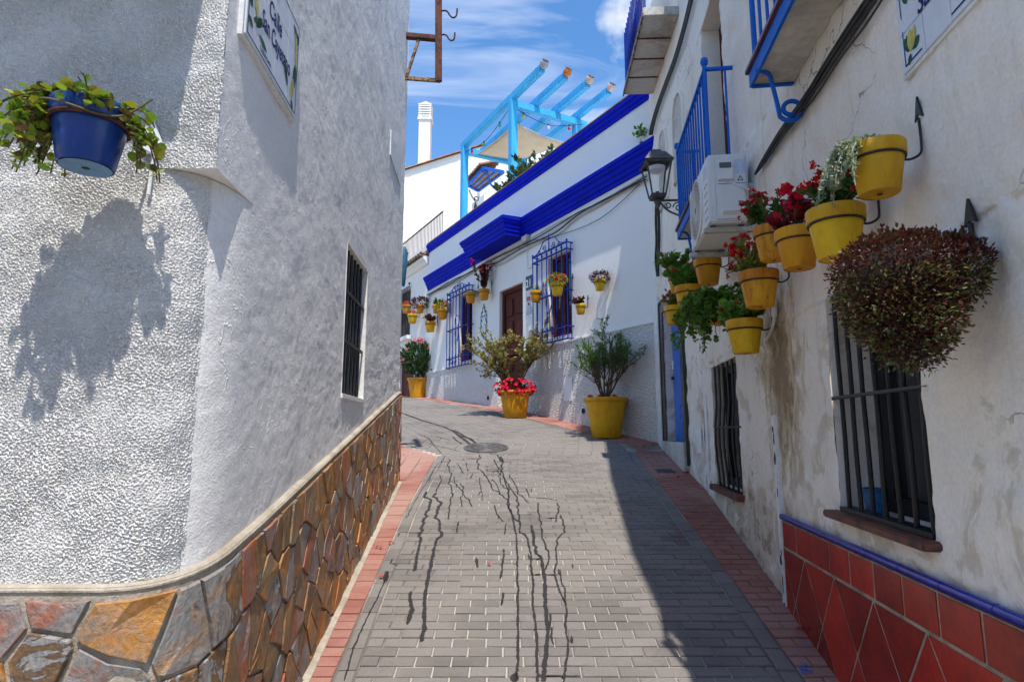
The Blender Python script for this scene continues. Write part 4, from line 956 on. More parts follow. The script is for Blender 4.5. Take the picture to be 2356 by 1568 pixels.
balcony(R1, .30, 1.86, 3.70, .225, 13, (1.72,), 'near blue balcony with scroll bracket, cut by the top of the picture')
# crossed rail seen low on the middle balcony
# top concrete balcony at the far end
ub, zb, _ = R2.px(1505, 195)
cb = MB().fbox(R2, .25, 1.95, 0, .42, 6.62, 6.74).build('concrete_balcony', m_concrete, rh, bevel=.01)
for k in range(1, 4): MB().fbox(R2, .25+.42*k-.012, .25+.42*k+.012, .01, .41, 6.612, 6.622).build('soffit_joint', m_rust, cb)
MB().fbox(R2, .24, 1.96, .42, .435, 6.60, 6.66).build('rusty_edge', m_rust2, cb)
for k in range(16): MB().tube([R2.p(.28+k*.11, .39, 6.74), R2.p(.28+k*.11, .39, 7.6)], .009, 6).build('baluster', m_grille, cb)
MB().fbox(R2, .8, 1.6, .33, .37, 6.76, 7.3).build('hung_cloth', m_brown, cb)
mb = MB()
for zc in (5.35, 5.0): pass

# ------------------------------------------------------------------ far house with cobalt cornices
fh = thing('blue_cornice_house', 'white house with two cobalt blue cornices and pebbledash base up the lane', 'house', FF.p(4.5, 0, 0))
DO = (3.83, 4.84, 2.12, 4.74); FW1 = (2.13, 2.88, 3.44, 4.97); FW2 = (6.24, 7.0, 3.40, 5.05)
mb = MB(); wall_panel(mb, FF, -.6, 9.1, 3.30, 6.95, [(DO[0], DO[1], 3.30, DO[3]), FW1, FW2], .16); mb.build('wall', m_far, fh)
mb = MB(); wall_panel(mb, FF, -.6, 9.1, 1.0, 3.30, [(DO[0], DO[1], 1.0, 3.30)], .16, .028); mb.build('pebbledash_base', m_pebble, fh)
MB().fbox(FF, -.2, DO[0], -.01, .045, 3.29, 3.325).build('base_moulding', m_far, fh, bevel=.006); MB().fbox(FF, DO[1], 9.1, -.01, .045, 3.29, 3.325).build('base_moulding', m_far, fh, bevel=.006)
mb = MB(); mb.poly([FF.p(-.6, 0, 6.95), FF.p(9.1, 0, 6.95), FF.p(9.1, -.22, 6.95), FF.p(-.6, -.22, 6.95)]); mb.poly([FF.p(-.6, -.22, 6.95), FF.p(9.1, -.22, 6.95), FF.p(9.1, -.22, 6.0), FF.p(-.6, -.22, 6.0)])
mb.poly([FF.p(-.6, -.22, 6.0), FF.p(9.1, -.22, 6.0), FF.p(9.1, -6, 6.0), FF.p(-.6, -6, 6.0)])
for q in ((-.6,), (9.1,)): mb.poly([FF.p(q[0], 0, 1), FF.p(q[0], 0, 6.95), FF.p(q[0], -.22, 6.95), FF.p(q[0], -.22, 6.0), FF.p(q[0], -6, 6.0), FF.p(q[0], -6, 1)])
mb.poly([FF.p(-.6, -6, 1), FF.p(9.1, -6, 1), FF.p(9.1, -6, 6.0), FF.p(-.6, -6, 6.0)]); mb.build('parapet_and_terrace', m_far, fh)
loP = [(-.01, 5.64), (.03, 5.64), (.035, 5.70), (.06, 5.72), (.065, 5.77), (.09, 5.80), (.10, 5.86), (.135, 5.89), (.14, 5.93), (.165, 5.945), (.17, 6.0), (-.01, 6.03)]
MB().sweep(FF, loP, -.3, 9.12).build('lower_cornice', m_cornice, fh)
upP = [(-.01, 6.74), (.03, 6.74), (.035, 6.79), (.06, 6.81), (.07, 6.86), (.095, 6.88), (.10, 6.94), (-.22, 6.97)]
MB().sweep(FF, upP, -.3, 9.12).build('upper_cornice', m_cornice, fh)
MB().fbox(FF, -.3, 9.12, -.20, .085, 6.972, 6.992).build('brick_coping', m_roof, fh)
# projecting cornice block over the street door
cp = [(d, z+.02) for d, z in loP]
c0, c1 = 3.78, 5.62; ext = .40; mb = MB()
for i in range(len(loP)-1):
    d0, z0 = loP[i]; d1, z1 = loP[i+1]
    if i == 0: d0 = .0
    f0 = (d0/.17)*.12; f1 = (d1/.17)*.12; z0 += .004; z1 += .004
    A_ = lambda d, f, z, u, s: FF.p(u+s*f, max(d, 0)+(ext if True else 0), z)
    mb.poly([A_(d0, f0, z0, c0, -1), A_(d0, f0, z0, c1, 1), A_(d1, f1, z1, c1, 1), A_(d1, f1, z1, c0, -1)])
    for u, s in ((c0, -1), (c1, 1)): mb.poly([FF.p(u+s*f0, 0, z0), FF.p(u+s*f0, d0+ext, z0), FF.p(u+s*f1, max(d1, 0)+ext, z1), FF.p(u+s*f1, 0, z1)])
mb.poly([FF.p(c0, 0, 5.642), FF.p(c1, 0, 5.642), FF.p(c1, ext, 5.642), FF.p(c0, ext, 5.642)]); mb.poly([FF.p(c0-.12, 0, 6.034), FF.p(c1+.12, 0, 6.034), FF.p(c1+.12, ext+.16, 6.01), FF.p(c0-.12, ext+.16, 6.01)])
mb.build('door_canopy', m_cornice, fh)
# street door with panelled leaves
dfm = MB()
for q in ((DO[0], DO[0]+.09, DO[2], DO[3]), (DO[1]-.09, DO[1], DO[2], DO[3]), (DO[0]+.09, DO[1]-.09, DO[3]-.09, DO[3])): dfm.fbox(FF, q[0], q[1], -.16, -.07, q[2], q[3])
fd = dfm.build('street_door', m_wood, fh)
mid = (DO[0]+DO[1])/2
for a, b in ((DO[0]+.09, mid-.004), (mid+.004, DO[1]-.09)):
    MB().fbox(FF, a, b, -.16, -.11, DO[2]+.03, DO[3]-.09).build('door_leaf', m_wood, fd)
    for z0, z1 in ((DO[2]+.15, 2.85), (2.97, 3.45), (3.57, 4.05), (4.15, 4.52)): MB().fbox(FF, a+.07, b-.06, -.109, -.088, z0, z1).build('door_panel', m_wood, fd, bevel=.015)
MB().fbox(FF, DO[0]-.05, DO[1]+.05, -.15, .06, 1.6, DO[2]).build('door_step', m_concrete, fd)
def ornate_grille(F, w, u0, u1, z0, z1, zf, nb):
    """projecting blue window grille with scrolled crest"""
    dpt = .13; g = []
    for k in range(nb):
        u = u0+k*(u1-u0)/(nb-1); MB().tube([F.p(u, dpt, z0), F.p(u, dpt, z1)], .0115, 6).build('grille_bar', m_grille, w)
    for u in (u0, u1):
        for d in (.045,): MB().tube([F.p(u, d, z0), F.p(u, d, z1)], .010, 6).build('grille_bar', m_grille, w)
    for z in (z0+.0, z0+.22, (z0+z1)/2, z1-.12, z1):
        mbx = MB(); mbx.fbox(F, u0-.015, u1+.015, dpt-.014, dpt+.014, z-.012, z+.012)
        for u in (u0, u1): mbx.fbox(F, u-.01, u+.01, -.01, dpt-.012, z-.010, z+.010)
        mbx.build('grille_rail', m_grille, w)
    ax, ay = F.t, np.array([0, 0, 1.]); mbs = MB(); c = (u0+u1)/2
    mbs.tube([F.p(c, dpt, z1), F.p(c, dpt, zf)], [.016, .006], 6); mbs.fbox(F, c-.05, c+.05, dpt-.01, dpt+.01, zf-.11, zf-.09)
    for s in (-1, 1):
        mbs.tube(catmull([F.p(c+s*(u1-u0)/2, dpt, z1), F.p(c+s*(u1-u0)*.30, dpt, z1+.06), F.p(c+s*(u1-u0)*.17, dpt, z1+(zf-z1)*.62), F.p(c+s*.03, dpt, z1+(zf-z1)*.66)], 5), .010, 6)
        mbs.tube(spiral(F.p(c+s*.15, dpt, z1+.07), ax, ay, .065, .015, 0, s*8.5, 20), .008, 5); mbs.tube(spiral(F.p(c+s*.34, dpt, z1+.045), ax, ay, .042, .012, 0, s*8, 16), .007, 5)
        mbs.lathe([(.0, 0), (.02, .01), (.022, .03), (0, .055)], F.p(c+s*(u1-u0)/2, dpt, z1+.012), 8, None, False, False)
        for q in range(3):
            mbs.tube(spiral(F.p(c+s*(.12+.17*q), dpt, z0+.11), ax, ay, .075, .015, s*1.2, s*8.5, 18), .007, 5)
        mbs.tube(catmull([F.p(c+s*.03, dpt+.012, (z0+z1)/2-.32), F.p(c+s*.10, dpt+.012, (z0+z1)/2-.14), F.p(c+s*.07, dpt+.012, (z0+z1)/2), F.p(c+s*.12, dpt+.012, (z0+z1)/2+.2), F.p(c+s*.02, dpt+.012, (z0+z1)/2+.32)], 5), .010, 5)
    for k in range(1, nb-1):
        u = u0+k*(u1-u0)/(nb-1); mbs.lathe([(0, -.028), (.020, -.012), (.020, .012), (0, .028)], F.p(u, dpt, z1-.06), 8, None, False, False); mbs.lathe([(0, -.028), (.020, -.012), (.020, .012), (0, .028)], F.p(u, dpt, z0+.26), 8, None, False, False)
    mbs.build('grille_scrolls', m_grille, w, kind='stuff')
def far_window(h, g):
    a, b, c_, e_ = h; mbw = MB()
    for q in ((a, a+.07, c_, e_), (b-.07, b, c_, e_), (a+.07, b-.07, e_-.07, e_), (a+.07, b-.07, c_, c_+.07), ((a+b)/2-.04, (a+b)/2+.04, c_+.07, e_-.07)): mbw.fbox(FF, q[0], q[1], -.16, -.10, q[2], q[3])
    w = mbw.build('window', m_wood, fh); MB().fbox(FF, a, b, -.20, -.145, c_, e_).build('pane', m_glass, w)
    for s0, s1 in ((a+.07, (a+b)/2-.04), ((a+b)/2+.04, b-.07)): MB().fbox(FF, s0, s1, -.144, -.128, c_+.07, c_+.55).build('shutter_panel', m_shut, w)
    ornate_grille(FF, w, *g, 8); return w
far_window(FW1, (2.06, 3.22, 3.335, 5.06, 5.39)); far_window(FW2, (6.13, 7.43, 3.29, 5.16, 5.37))
# house number, notice, meter box, hydrant lid, drain holes
num = thing('house_number', 'dark square house number tile reading 21 right of the brown door', 'sign', FF.p(3.52, 0, 4.6))
ua_, za_, _ = FF.px(1209, 642); ub_, zb_, _ = FF.px(1220, 630)
MB().fbox(FF, 3.46, 3.68, .003, .018, 4.52, 4.80).build('number_tile', M('number_tile_black', (.03, .03, .035), .2), num)
mb = MB(); text_on(mb, FF, '21', 3.57, 4.575, .22, .0195, -1, .01); mb.build('number_digits', m_ceram, num)
no = thing('notice_board', 'small grey notice with a red stripe below the house number', 'notice', FF.p(3.55, 0, 4.0)); MB().fbox(FF, 3.49, 3.68, .003, .012, 4.03, 4.46).build('sheet', M('notice_grey', (.45, .45, .50), .4), no); MB().fbox(FF, 3.51, 3.66, .0125, .0145, 4.30, 4.38).build('red_stripe', M('notice_red', (.35, .02, .04), .4), no); MB().fbox(FF, 3.55, 3.61, .0125, .0145, 4.21, 4.25).build('dark_mark', m_dark, no)
mbx = thing('meter_box', 'small white wall box between brown door and blue window', 'box', FF.p(3.40, 0, 3.45)); MB().fbox(FF, 3.32, 3.55, .003, .05, 3.46, 3.70).build('case', m_wht, mbx, bevel=.006); MB().fbox(FF, 3.35, 3.52, .05, .054, 3.50, 3.67).build('cover_plate', m_concrete, mbx)
for px_, py_ in ((1124, 1009/1.0866*1.0), (1345, 945)): pass
for (x_, y_) in ((1346, 945), (1126, 915)):
    u_, z_, _ = FF.px(x_, y_); MB().lathe([(.045, .030), (.045, .040), (.03, .040), (.028, .0305)], FF.p(u_, 0, z_), 14, FF.n, True, True).build('drain_outlet', m_dark, fh, smooth=True)
u_, z_, _ = FF.px(1310, 895); MB().fbox(FF, u_-.13, u_+.13, .029, .036, z_-.2, z_+.2).build('meter_hatch', m_far, fh)
# painted tile plaque
u_, z_, _ = FF.px(1114, 738); pq = thing('tile_plaque', 'shaped ceramic plaque with green leafy border left of the brown door', 'plaque', FF.p(u_, 0, z_))
out = [(0, .40), (.05, .33), (.07, .24), (.13, .22), (.16, .12), (.17, -.05), (.165, -.22), (.11, -.33), (.05, -.36), (0, -.42)]
pol = [(u_+x, z_+y) for x, y in out]+[(u_-x, z_+y) for x, y in out[-2:0:-1]]
MB().prism(FF, pol, .002, .012).build('ceramic_body', m_ceram, pq)
mb = MB(); my = MB()
for k, (x, y) in enumerate(out+[(-x, y) for x, y in out[1:-1]]+[(.12, .02), (-.12, .02), (.13, -.13), (-.13, -.13), (.06, .12), (-.06, .12), (0, -.3)]):
    cc = FF.p(u_+x*.86, .0145, z_+y*.9); tgt = my if k % 4 == 1 else mb; n = 7; r = .026
    tgt.poly([cc+FF.t*r*math.cos(a*2*math.pi/n)+np.array([0, 0, r*1.3*math.sin(a*2*math.pi/n)]) for a in range(n)])
for s in (-1, 1): mb.tube(catmull([FF.p(u_+s*x*.80, .0145, z_+y*.86) for x, y in out], 3), .008, 4)
mb.build('leaf_border', m_lleaf, pq); my.build('fruit_marks', m_crest, pq)
# cables along the far facade
def wire(P, r=.008, n=6): return MB().tube(catmull(P, 4), r, n)
ca = thing('facade_cables', 'bundle of grey cables slung under the lower blue cornice', 'cable', FF.p(4.5, 0, 5.4))
for k in range(5):
    P = [FF.p(u, .03+.012*k*(k % 2), 5.57-.02*k-.045*abs(math.sin(u*1.2+k*.6))-(.03*k if 2 < u < 5 else 0)) for u in np.arange(.05, 9.1, .6)]
    wire(P, .011).build('cable', m_cable if k % 2 else m_concrete, ca)
wire([FF.p(.1, .03, 5.5), FF.p(1.2, .05, 5.22), FF.p(2.6, .05, 5.12+.2), FF.p(3.5, .03, 5.5)], .006).build('cable', m_cable, ca)
wire([FF.p(3.6, .02, 5.6), FF.p(3.62, .02, 5.2), FF.p(3.6, .02, 4.95), FF.p(3.3, .03, 5.02)], .010).build('cable', m_wht, ca)
MB().fbox(FF, 3.52, 3.74, .02, .09, 5.50, 5.64).build('junction_box', m_concrete, ca, bevel=.01)
wire([FF.p(6.9, .02, 5.5), FF.p(6.95, .02, 5.2), FF.p(6.93, .02, 4.9)], .006).build('cable', m_cable, ca)

# ------------------------------------------------------------------ next house along, terrace railing
nh = thing('next_house', 'white house with tiled eave and brown terrace railing left of the blue cornice', 'house', FF.p(11.3, 0, 2.6))
NW = (10.65, 11.75, 4.62, 6.08)
mb = MB(); wall_panel(mb, FF, 9.13, 15, 1.5, 6.72, [NW, (10.2, 11.5, 1.5, 3.75)], .16, -.02)
mb.poly([FF.p(9.13, -.02, 6.72), FF.p(15, -.02, 6.72), FF.p(15, -5, 6.72), FF.p(9.13, -5, 6.72)]); mb.poly([FF.p(15, -.02, 1.5), FF.p(15, -.02, 6.72), FF.p(15, -5, 6.72), FF.p(15, -5, 1.5)]); mb.poly([FF.p(9.13, -5, 1.5), FF.p(15, -5, 1.5), FF.p(15, -5, 6.72), FF.p(9.13, -5, 6.72)])
mb.build('wall', m_far, nh)
w = MB().fbox(FF, NW[0], NW[1], -.17, -.12, NW[2], NW[3]).build('window', m_shut, nh)
for k in range(9): MB().tube([FF.p(NW[0]-.05+k*.145, .05, NW[2]-.02), FF.p(NW[0]-.05+k*.145, .05, NW[3]+.04)], .011, 6).build('grille_bar', m_lampg, w)
for z in (NW[2], NW[3], (NW[2]+NW[3])/2): MB().fbox(FF, NW[0]-.07, NW[1]+.06, .038, .062, z-.012, z+.012).build('grille_rail', m_lampg, w)
MB().lathe([(0, 0), (.03, .02), (.03, .06), (0, .09)], FF.p(NW[0]-.05, .05, NW[3]+.05), 8).build('grille_finial', m_lampg, w)
MB().fbox(FF, NW[0]-.15, NW[1]+.15, -.02, .12, NW[2]-.16, NW[2]-.04).build('sill', m_far, w, bevel=.01)
dn = MB().fbox(FF, 10.2, 11.5, -.16, -.10, 2.5, 3.75).build('wooden_gate', m_wood, nh)
mb = MB().sweep(FF, [(-.02, 6.42), (.05, 6.44), (.10, 6.52), (.16, 6.56), (.16, 6.64), (-.02, 6.66)], 9.14, 15); mb.build('eave_moulding', m_far, nh)
for k in range(20):
    u = 9.25+k*.21
    for lay in (0, 1): 
        P = [FF.p(u+.105*math.cos(a), .27-.05*lay, 6.64+.07*lay+.075*math.sin(a)) for a in np.linspace(0, math.pi, 7)]; Q = [q-FF.n*.35 for q in P]; Pi = [FF.p(u+.083*math.cos(a), .27-.05*lay, 6.64+.07*lay+.053*math.sin(a)) for a in np.linspace(0, math.pi, 7)]; Qi = [q-FF.n*.35 for q in Pi]; t = MB()
        for i in range(6): t.poly([P[i], P[i+1], Q[i+1], Q[i]]); t.poly([Pi[i], Qi[i], Qi[i+1], Pi[i+1]]); t.poly([P[i], Pi[i], Pi[i+1], P[i+1]])
        t.build('roof_tile', m_roofd, nh)
MB().fbox(FF, 8.0, 15, -.30, .06, 6.83, 6.99).build('terrace_edge', m_far, nh)
rl = MB().fbox(FF, 8.35, 15, -.10, -.07, 7.72, 7.75).build('railing', m_rust, nh); MB().fbox(FF, 8.35, 15, -.10, -.07, 7.06, 7.085).build('bottom_rail', m_rust, rl)
for k in range(44): MB().tube([FF.p(8.38+k*.115, -.085, 7.06), FF.p(8.38+k*.115, -.085, 7.72)], .010, 6).build('baluster', m_rust, rl)
# hanging bundle of rolled teal canvas at the corner
q = ray(929, 610)*16.0+np.array([0, 0, EYE]); ta = MB().lathe([(.0, -.6), (.05, -.55), (.09, 0), (.11, .35), (.05, .5), (0, .52)], q, 10).build('rolled_awning', m_plastic, smooth=True); tag(ta, 'rolled teal canvas at the edge of the left house', 'awning')

# ------------------------------------------------------------------ background house with chimney
def at(x, y, Y): r = ray(x, y); return r*(Y/r[1])+np.array([0, 0, EYE])
bh = thing('chimney_house', 'cream house with tiled verge and white chimney behind the terrace', 'house', (-3, 22, 3))
pts = [at(880, 408, 21.), at(1130, 330, 21.), at(1205, 306, 21.), at(1420, 372, 21.)]; xl, xr = pts[0][0]-2, pts[-1][0]+3
mb = MB(); mb.poly([(xl, 21, 3)]+[(xr, 21, 3), (xr, 21, pts[3][2]-1)]+[tuple(p) for p in reversed(pts)]+[(xl, 21, pts[0][2]-.6)]); mb.poly([(xl, 21, 3), (xl, 27, 3), (xl, 27, pts[0][2]-.6), (xl, 21, pts[0][2]-.6)])
mb.build('wall', m_back, bh)
mb = MB(); mb.poly([pts[0]+[-2, 0, -.6], pts[2], pts[2]+[0, 6, 0], pts[0]+[-2, 6, -.6]]); mb.poly([pts[2], pts[3], pts[3]+[0, 6, 0], pts[2]+[0, 6, 0]]); roof = mb.build('roof', m_roof, bh)
dirv = nrm(pts[1]-pts[0]); Lr = np.linalg.norm(pts[2]-pts[0]); k = 0
for i in range(int(Lr/.34)):
    a = pts[0]+dirv*i*.34; b = a+dirv*.36; nup = np.array([-dirv[2], 0, dirv[0]]); t = MB()
    ring = lambda p, s: [p+np.array([0, .14*math.cos(x)*s, 0])+nup*(.09*math.sin(x)*s+.0) for x in np.linspace(0, math.pi, 6)]
    A_, B_ = ring(a, 1.), ring(b, .86)
    for j in range(5): t.poly([A_[j], A_[j+1], B_[j+1], B_[j]])
    t.poly(A_); t.build('verge_tile', m_roof, roof)
x0, _, z0 = at(961, 385, 21.6); x1, _, z1 = at(991, 250, 21.6); cw_ = .44; cx = (x0+x1)/2
ch = MB().box(cx-cw_/2, cx+cw_/2, 21.6, 21.6+cw_, z0-.6, at(975, 275, 21.6)[2]).build('chimney', m_back, bh)
zc = at(975, 275, 21.6)[2]; MB().box(cx-cw_/2-.05, cx+cw_/2+.05, 21.55, 21.65+cw_, zc, zc+.09).build('chimney_cap', m_back, ch)
for k in range(5): MB().box(cx-cw_/2-.03, cx+cw_/2+.03, 21.57, 21.63+cw_, zc+.14+k*.10, zc+.185+k*.10).build('louvre', m_back, ch)
for sx in (-1, 1):
    for sy in (0, 1): MB().box(cx+sx*(cw_/2-.03)-.03, cx+sx*(cw_/2-.03)+.03, 21.6+sy*(cw_-.06), 21.66+sy*(cw_-.06), zc+.09, zc+.62).build('chimney_post', m_back, ch)
mb = MB(); e0 = zc+.62; mb.box(cx-cw_/2-.03, cx+cw_/2+.03, 21.57, 21.63+cw_, e0, e0+.04)
ap = (cx, 21.6+cw_/2, e0+.26); b4 = [(cx-cw_/2, 21.6, e0+.04), (cx+cw_/2, 21.6, e0+.04), (cx+cw_/2, 21.6+cw_, e0+.04), (cx-cw_/2, 21.6+cw_, e0+.04)]
for i in range(4): mb.poly([b4[i], b4[(i+1) % 4], ap])
mb.build('chimney_top', m_back, ch)
# stair annex with a small tiled canopy on the terrace
an = thing('terrace_annex', 'white terrace annex with a tiled blue-framed canopy over its door', 'annex', at(1130, 460, 18.5))
a0, a1 = at(1098, 470, 18.8), at(1240, 372, 18.8)
mb = MB(); mb.box(a0[0], a1[0], 18.8, 20.5, 6.0, a1[2]); mb.build('wall', m_back, an)
c4 = [at(1076, 425, 18.2), at(1112, 386, 17.0), at(1158, 395, 17.4), at(1100, 438, 18.75)]
dz = np.array([0, 0, .05]); mb = MB(); mb.hexa(c4+[q+dz for q in c4]); cn = mb.build('door_canopy', m_roofd, an)
for i in range(4): MB().bar(c4[i]-dz*.2, c4[(i+1) % 4]-dz*.2, .08, .08).build('canopy_frame', m_balc, cn)
for f in (.33, .66): MB().bar(c4[0]+(c4[3]-c4[0])*f-dz*.3, c4[1]+(c4[2]-c4[1])*f-dz*.3, .05, .04).build('canopy_batten', m_balc, cn)
for k in range(7):
    q = c4[0]+(c4[1]-c4[0])*(k+.5)/7+np.array([0, 0, .12]); t = MB(); dr_ = nrm(c4[2]-c4[1]+np.array([0, 0, .25])); s_ = nrm(c4[1]-c4[0]); u_ = np.array([0, 0, 1.])
    P = [q-dr_*.12+s_*.11*math.cos(a)+u_*.09*math.sin(a) for a in np.linspace(0, math.pi, 6)]; Q = [p+dr_*.9 for p in P]
    for j in range(5): t.poly([P[j], P[j+1], Q[j+1], Q[j]])
    t.poly(P); t.build('canopy_tile', m_roof, cn)
P = catmull([at(1112, 388, 17.05), at(1122, 400, 17.2), at(1130, 425, 17.5), at(1148, 440, 17.8)], 5); MB().tube(P, .03, 6).build('scroll_bracket', m_balc, cn); MB().tube(spiral(at(1113, 391, 17.05), (1, 0, 0), (0, 0, 1), .10, .02, 0, 9, 16), .025, 5).build('scroll_bracket', m_balc, cn)
# white terrace wall block and garden hook
MB().fbox(FF, 7.55, 8.34, -1.1, -.95, 6.0, 8.12).build('terrace_wall', m_far, fh)
hk = thing('terrace_lamp_hook', 'black wrought iron scroll hook on the roof terrace behind the cornice', 'hook', FF.p(7.0, -.9, 6.9))
MB().tube(catmull([at(1079, 437, 14.2), at(1086, 452, 14.2), at(1094, 464, 14.2)], 4), .015, 6).build('arm', m_iron, hk); MB().tube(spiral(at(1095, 457, 14.2), (1, 0, 0), (0, 0, 1), .07, .02, -1.5, 5.5, 16), .014, 5).build('scroll', m_iron, hk); MB().lathe([(0, -.3), (.05, -.26), (.04, -.1), (.02, 0)], at(1094, 466, 14.2), 8).build('lantern', m_iron, hk)

# ------------------------------------------------------------------ pergola on the terrace
D0 = -.60
pu1, pzt, _ = FF.px(1069, 340, D0); pu2, pzt2, _ = FF.px(1180, 236, D0); pue, pze, _ = FF.px(1248, 160, D0); pz = (pzt+pzt2+pze)/3
pg = thing('pergola', 'turquoise painted timber pergola on the roof terrace', 'pergola', FF.p((pu1+pu2)/2, D0, 6.0))
pw = .17
SPC = .62
for u in (pu1, pu2):
    for dd_ in (D0, D0-3*SPC): MB().fbox(FF, u-pw/2, u+pw/2, dd_-pw/2, dd_+pw/2, 6.0, pz).build('post', m_pergola, pg, bevel=.008)
for k in range(4): MB().fbox(FF, pue, pu1+.14, D0-k*SPC-pw*.42, D0-k*SPC+pw*.42, pz+.001, pz+.165).build('rafter', m_pergola, pg, bevel=.006)
for u in (pu1, pu2): MB().fbox(FF, u-pw*.42, u+pw*.42, D0-3*SPC-.3, D0-pw/2, pz-.17, pz).build('cross_beam', m_pergola, pg, bevel=.006)
cols = [M('jar_grey', (.30, .30, .34), .2), M('jar_orange', (.50, .14, .03), .25), M('jar_pale', (.5, .36, .3), .25), M('jar_pale_pink', (.5, .38, .34), .25)]
nm = ['grey', 'orange', 'mottled red and white', 'pale terracotta']
pos_w = ['on the tallest, leftmost pergola rafter end', 'on the second pergola rafter end from the left', 'on the third pergola rafter end from the left', 'on the rightmost pergola rafter end']
for k in range(4):
    c = FF.p(pue+.05, D0-k*SPC, pz+.08)-FF.t*.05; t = thing('glass_jar', f'{nm[k]} jar stuck {pos_w[k]}', 'jar', c, 'jars on the pergola rafter ends')
    MB().lathe([(.05, .0), (.085, .03), (.10, .09), (.09, .15), (.07, .17)], c, 16, -FF.t*.75+np.array([0, 0, .66]), True, True).build('jar_body', cols[k], t, smooth=True)
    MB().lathe([(.074, .165), (.078, .172), (.078, .19), (.06, .195)], c, 16, -FF.t*.75+np.array([0, 0, .66]), False, True).build('jar_lid', m_manhole, t)
# shade sail
q = [FF.p(pu1-.15, D0-.25, 0), FF.p(pu2+.15, D0-.25, 0), None, None]
c00 = FF.p(*[FF.px(1090, 361, D0-.35)[0], D0-.35, FF.px(1090, 361, D0-.35)[1]]); _u = FF.px(1186, 283, D0-.5); c10 = FF.p(_u[0], D0-.5, _u[1])
_u = FF.px(1304, 331, D0-1.9); c11 = FF.p(_u[0], D0-1.9, _u[1]); _u = FF.px(1178, 377, D0-1.9); c01 = FF.p(_u[0], D0-1.9, _u[1])
mb = MB(); n = 14; V = []
for i in range(n+1):
    for j in range(n+1):
        a, b = i/n, j/n; pull = .055*(math.sin(math.pi*b)*(a-.5)*2); a2 = a-pull*(1 if True else 0); b2 = b-.055*math.sin(math.pi*a)*(b-.5)*2
        p = (1-a2)*(1-b2)*c00+a2*(1-b2)*c10+a2*b2*c11+(1-a2)*b2*c01; p = p+np.array([0, 0, -.13*math.sin(math.pi*a)*math.sin(math.pi*b)]); V.append(p)
mb.arr(np.array(V), [(i*(n+1)+j, i*(n+1)+j+1, (i+1)*(n+1)+j+1, (i+1)*(n+1)+j) for i in range(n) for j in range(n)])
sail = thing('shade_sail', 'sand coloured canvas shade sail stretched under the turquoise pergola', 'awning', c00); so = mb.build('canvas', m_sail, sail, smooth='all'); sm = so.modifiers.new('thickness', 'SOLIDIFY'); sm.thickness = .006
for a, b in ((c00, c10), (c10, c11), (c11, c01), (c01, c00)): MB().tube(catmull([a, (a+b)/2*.94+sum((c00, c10, c11, c01))/4*.06+np.array([0, 0, -.0]), b], 6), .011, 5).build('hem', m_sail, sail)
# string of coloured bulbs
st = thing('string_lights', 'string of coloured bulbs hanging along the pergola', 'string lights', FF.p(pu2, D0, pz))
pa = FF.p(pu1-.05, D0, pz-.15); pb = FF.p(pu2+.1, D0, pz-.1); pc = FF.p(pu2-.3, D0-1.9, pz-.25); sag = np.array([0, 0, -.25])
l1 = catmull([pa, (pa+pb)/2+sag, pb], 10); l2 = catmull([pb, (pb+pc)/2+sag, pc], 10); MB().tube(l1+l2[1:], .008, 5).build('cord', m_cable, st)
bc = [(.5, .02, .02), (.02, .35, .08), (.02, .35, .30), (.6, .35, .04), (.5, .5, .5)]
for k, p in enumerate([l1[4], l1[9], l1[15], l2[4], l2[10], l2[15]]):
    MB().lathe([(0, -.12), (.03, -.11), (.042, -.075), (.028, -.04), (.02, -.03)], p, 10).build('bulb', M('bulb_paint', bc[k % 5], .15), st, smooth=True); MB().lathe([(.02, -.03), (.022, .02)], p, 8).build('socket', m_cable, st)

# ------------------------------------------------------------------ rusty sign frame on the left house
rf = thing('rusty_frame', 'rusty iron frame with two hooks fixed to the corner of the left house', 'sign frame', at(976, 130, 6.42))
Y0 = 6.42; P = lambda x, y: at(x, y, Y0)
MB().bar(P(1009, -60), P(1009, 187), .075, .05).build('upright', m_rust, rf); MB().bar(P(934, 83), P(1002, 89), .07, .05).build('upper_arm', m_rust, rf); MB().bar(P(932, 180), P(1013, 186), .032, .04).build('lower_arm', m_rust2, rf); MB().bar(P(963, 92), P(935, 178), .028, .03).build('brace', m_rust2, rf)
for (x, y, s) in ((1016, 25, 1.), (1016, 80, .85)):
    MB().tube(catmull([P(x, y), P(x+12*s, y+1), P(x+20*s, y+12*s), P(x+27*s, y+16*s), P(x+34*s, y+11*s), P(x+36*s, y-5*s)], 5), .010, 8).build('hook', m_rust, rf, smooth=True)

# ------------------------------------------------------------------ street name tiles
def tile_sign(F, t, u0, z0, cols_, rows_, ts, sgn, small):
    """cols x rows glazed tiles; u0,z0 = lower reading-left corner; sgn = reading direction along u"""
    W_, H_ = cols_*ts, rows_*ts
    for i in range(cols_):
        for j in range(rows_):
            a, b = u0+sgn*(i*ts+.0012), u0+sgn*((i+1)*ts-.0012); MB().fbox(F, min(a, b), max(a, b), .004, .022, z0+j*ts+.0012, z0+(j+1)*ts-.0012).build('glazed_tile', m_ceram, t, bevel=.0015)
    a, b = u0-sgn*.012, u0+sgn*(W_+.012); MB().fbox(F, min(a, b), max(a, b), -.002, .016, z0-.012, z0+H_+.012).build('backing', m_wht, t)
    U = lambda x: u0+sgn*x; d = .0235; mb = MB()
    def strip(x0, x1, y0, y1): mb.poly([F.p(U(x0), d, z0+y0), F.p(U(x1), d, z0+y0), F.p(U(x1), d, z0+y1), F.p(U(x0), d, z0+y1)])
    return W_, H_, U, d, mb, strip
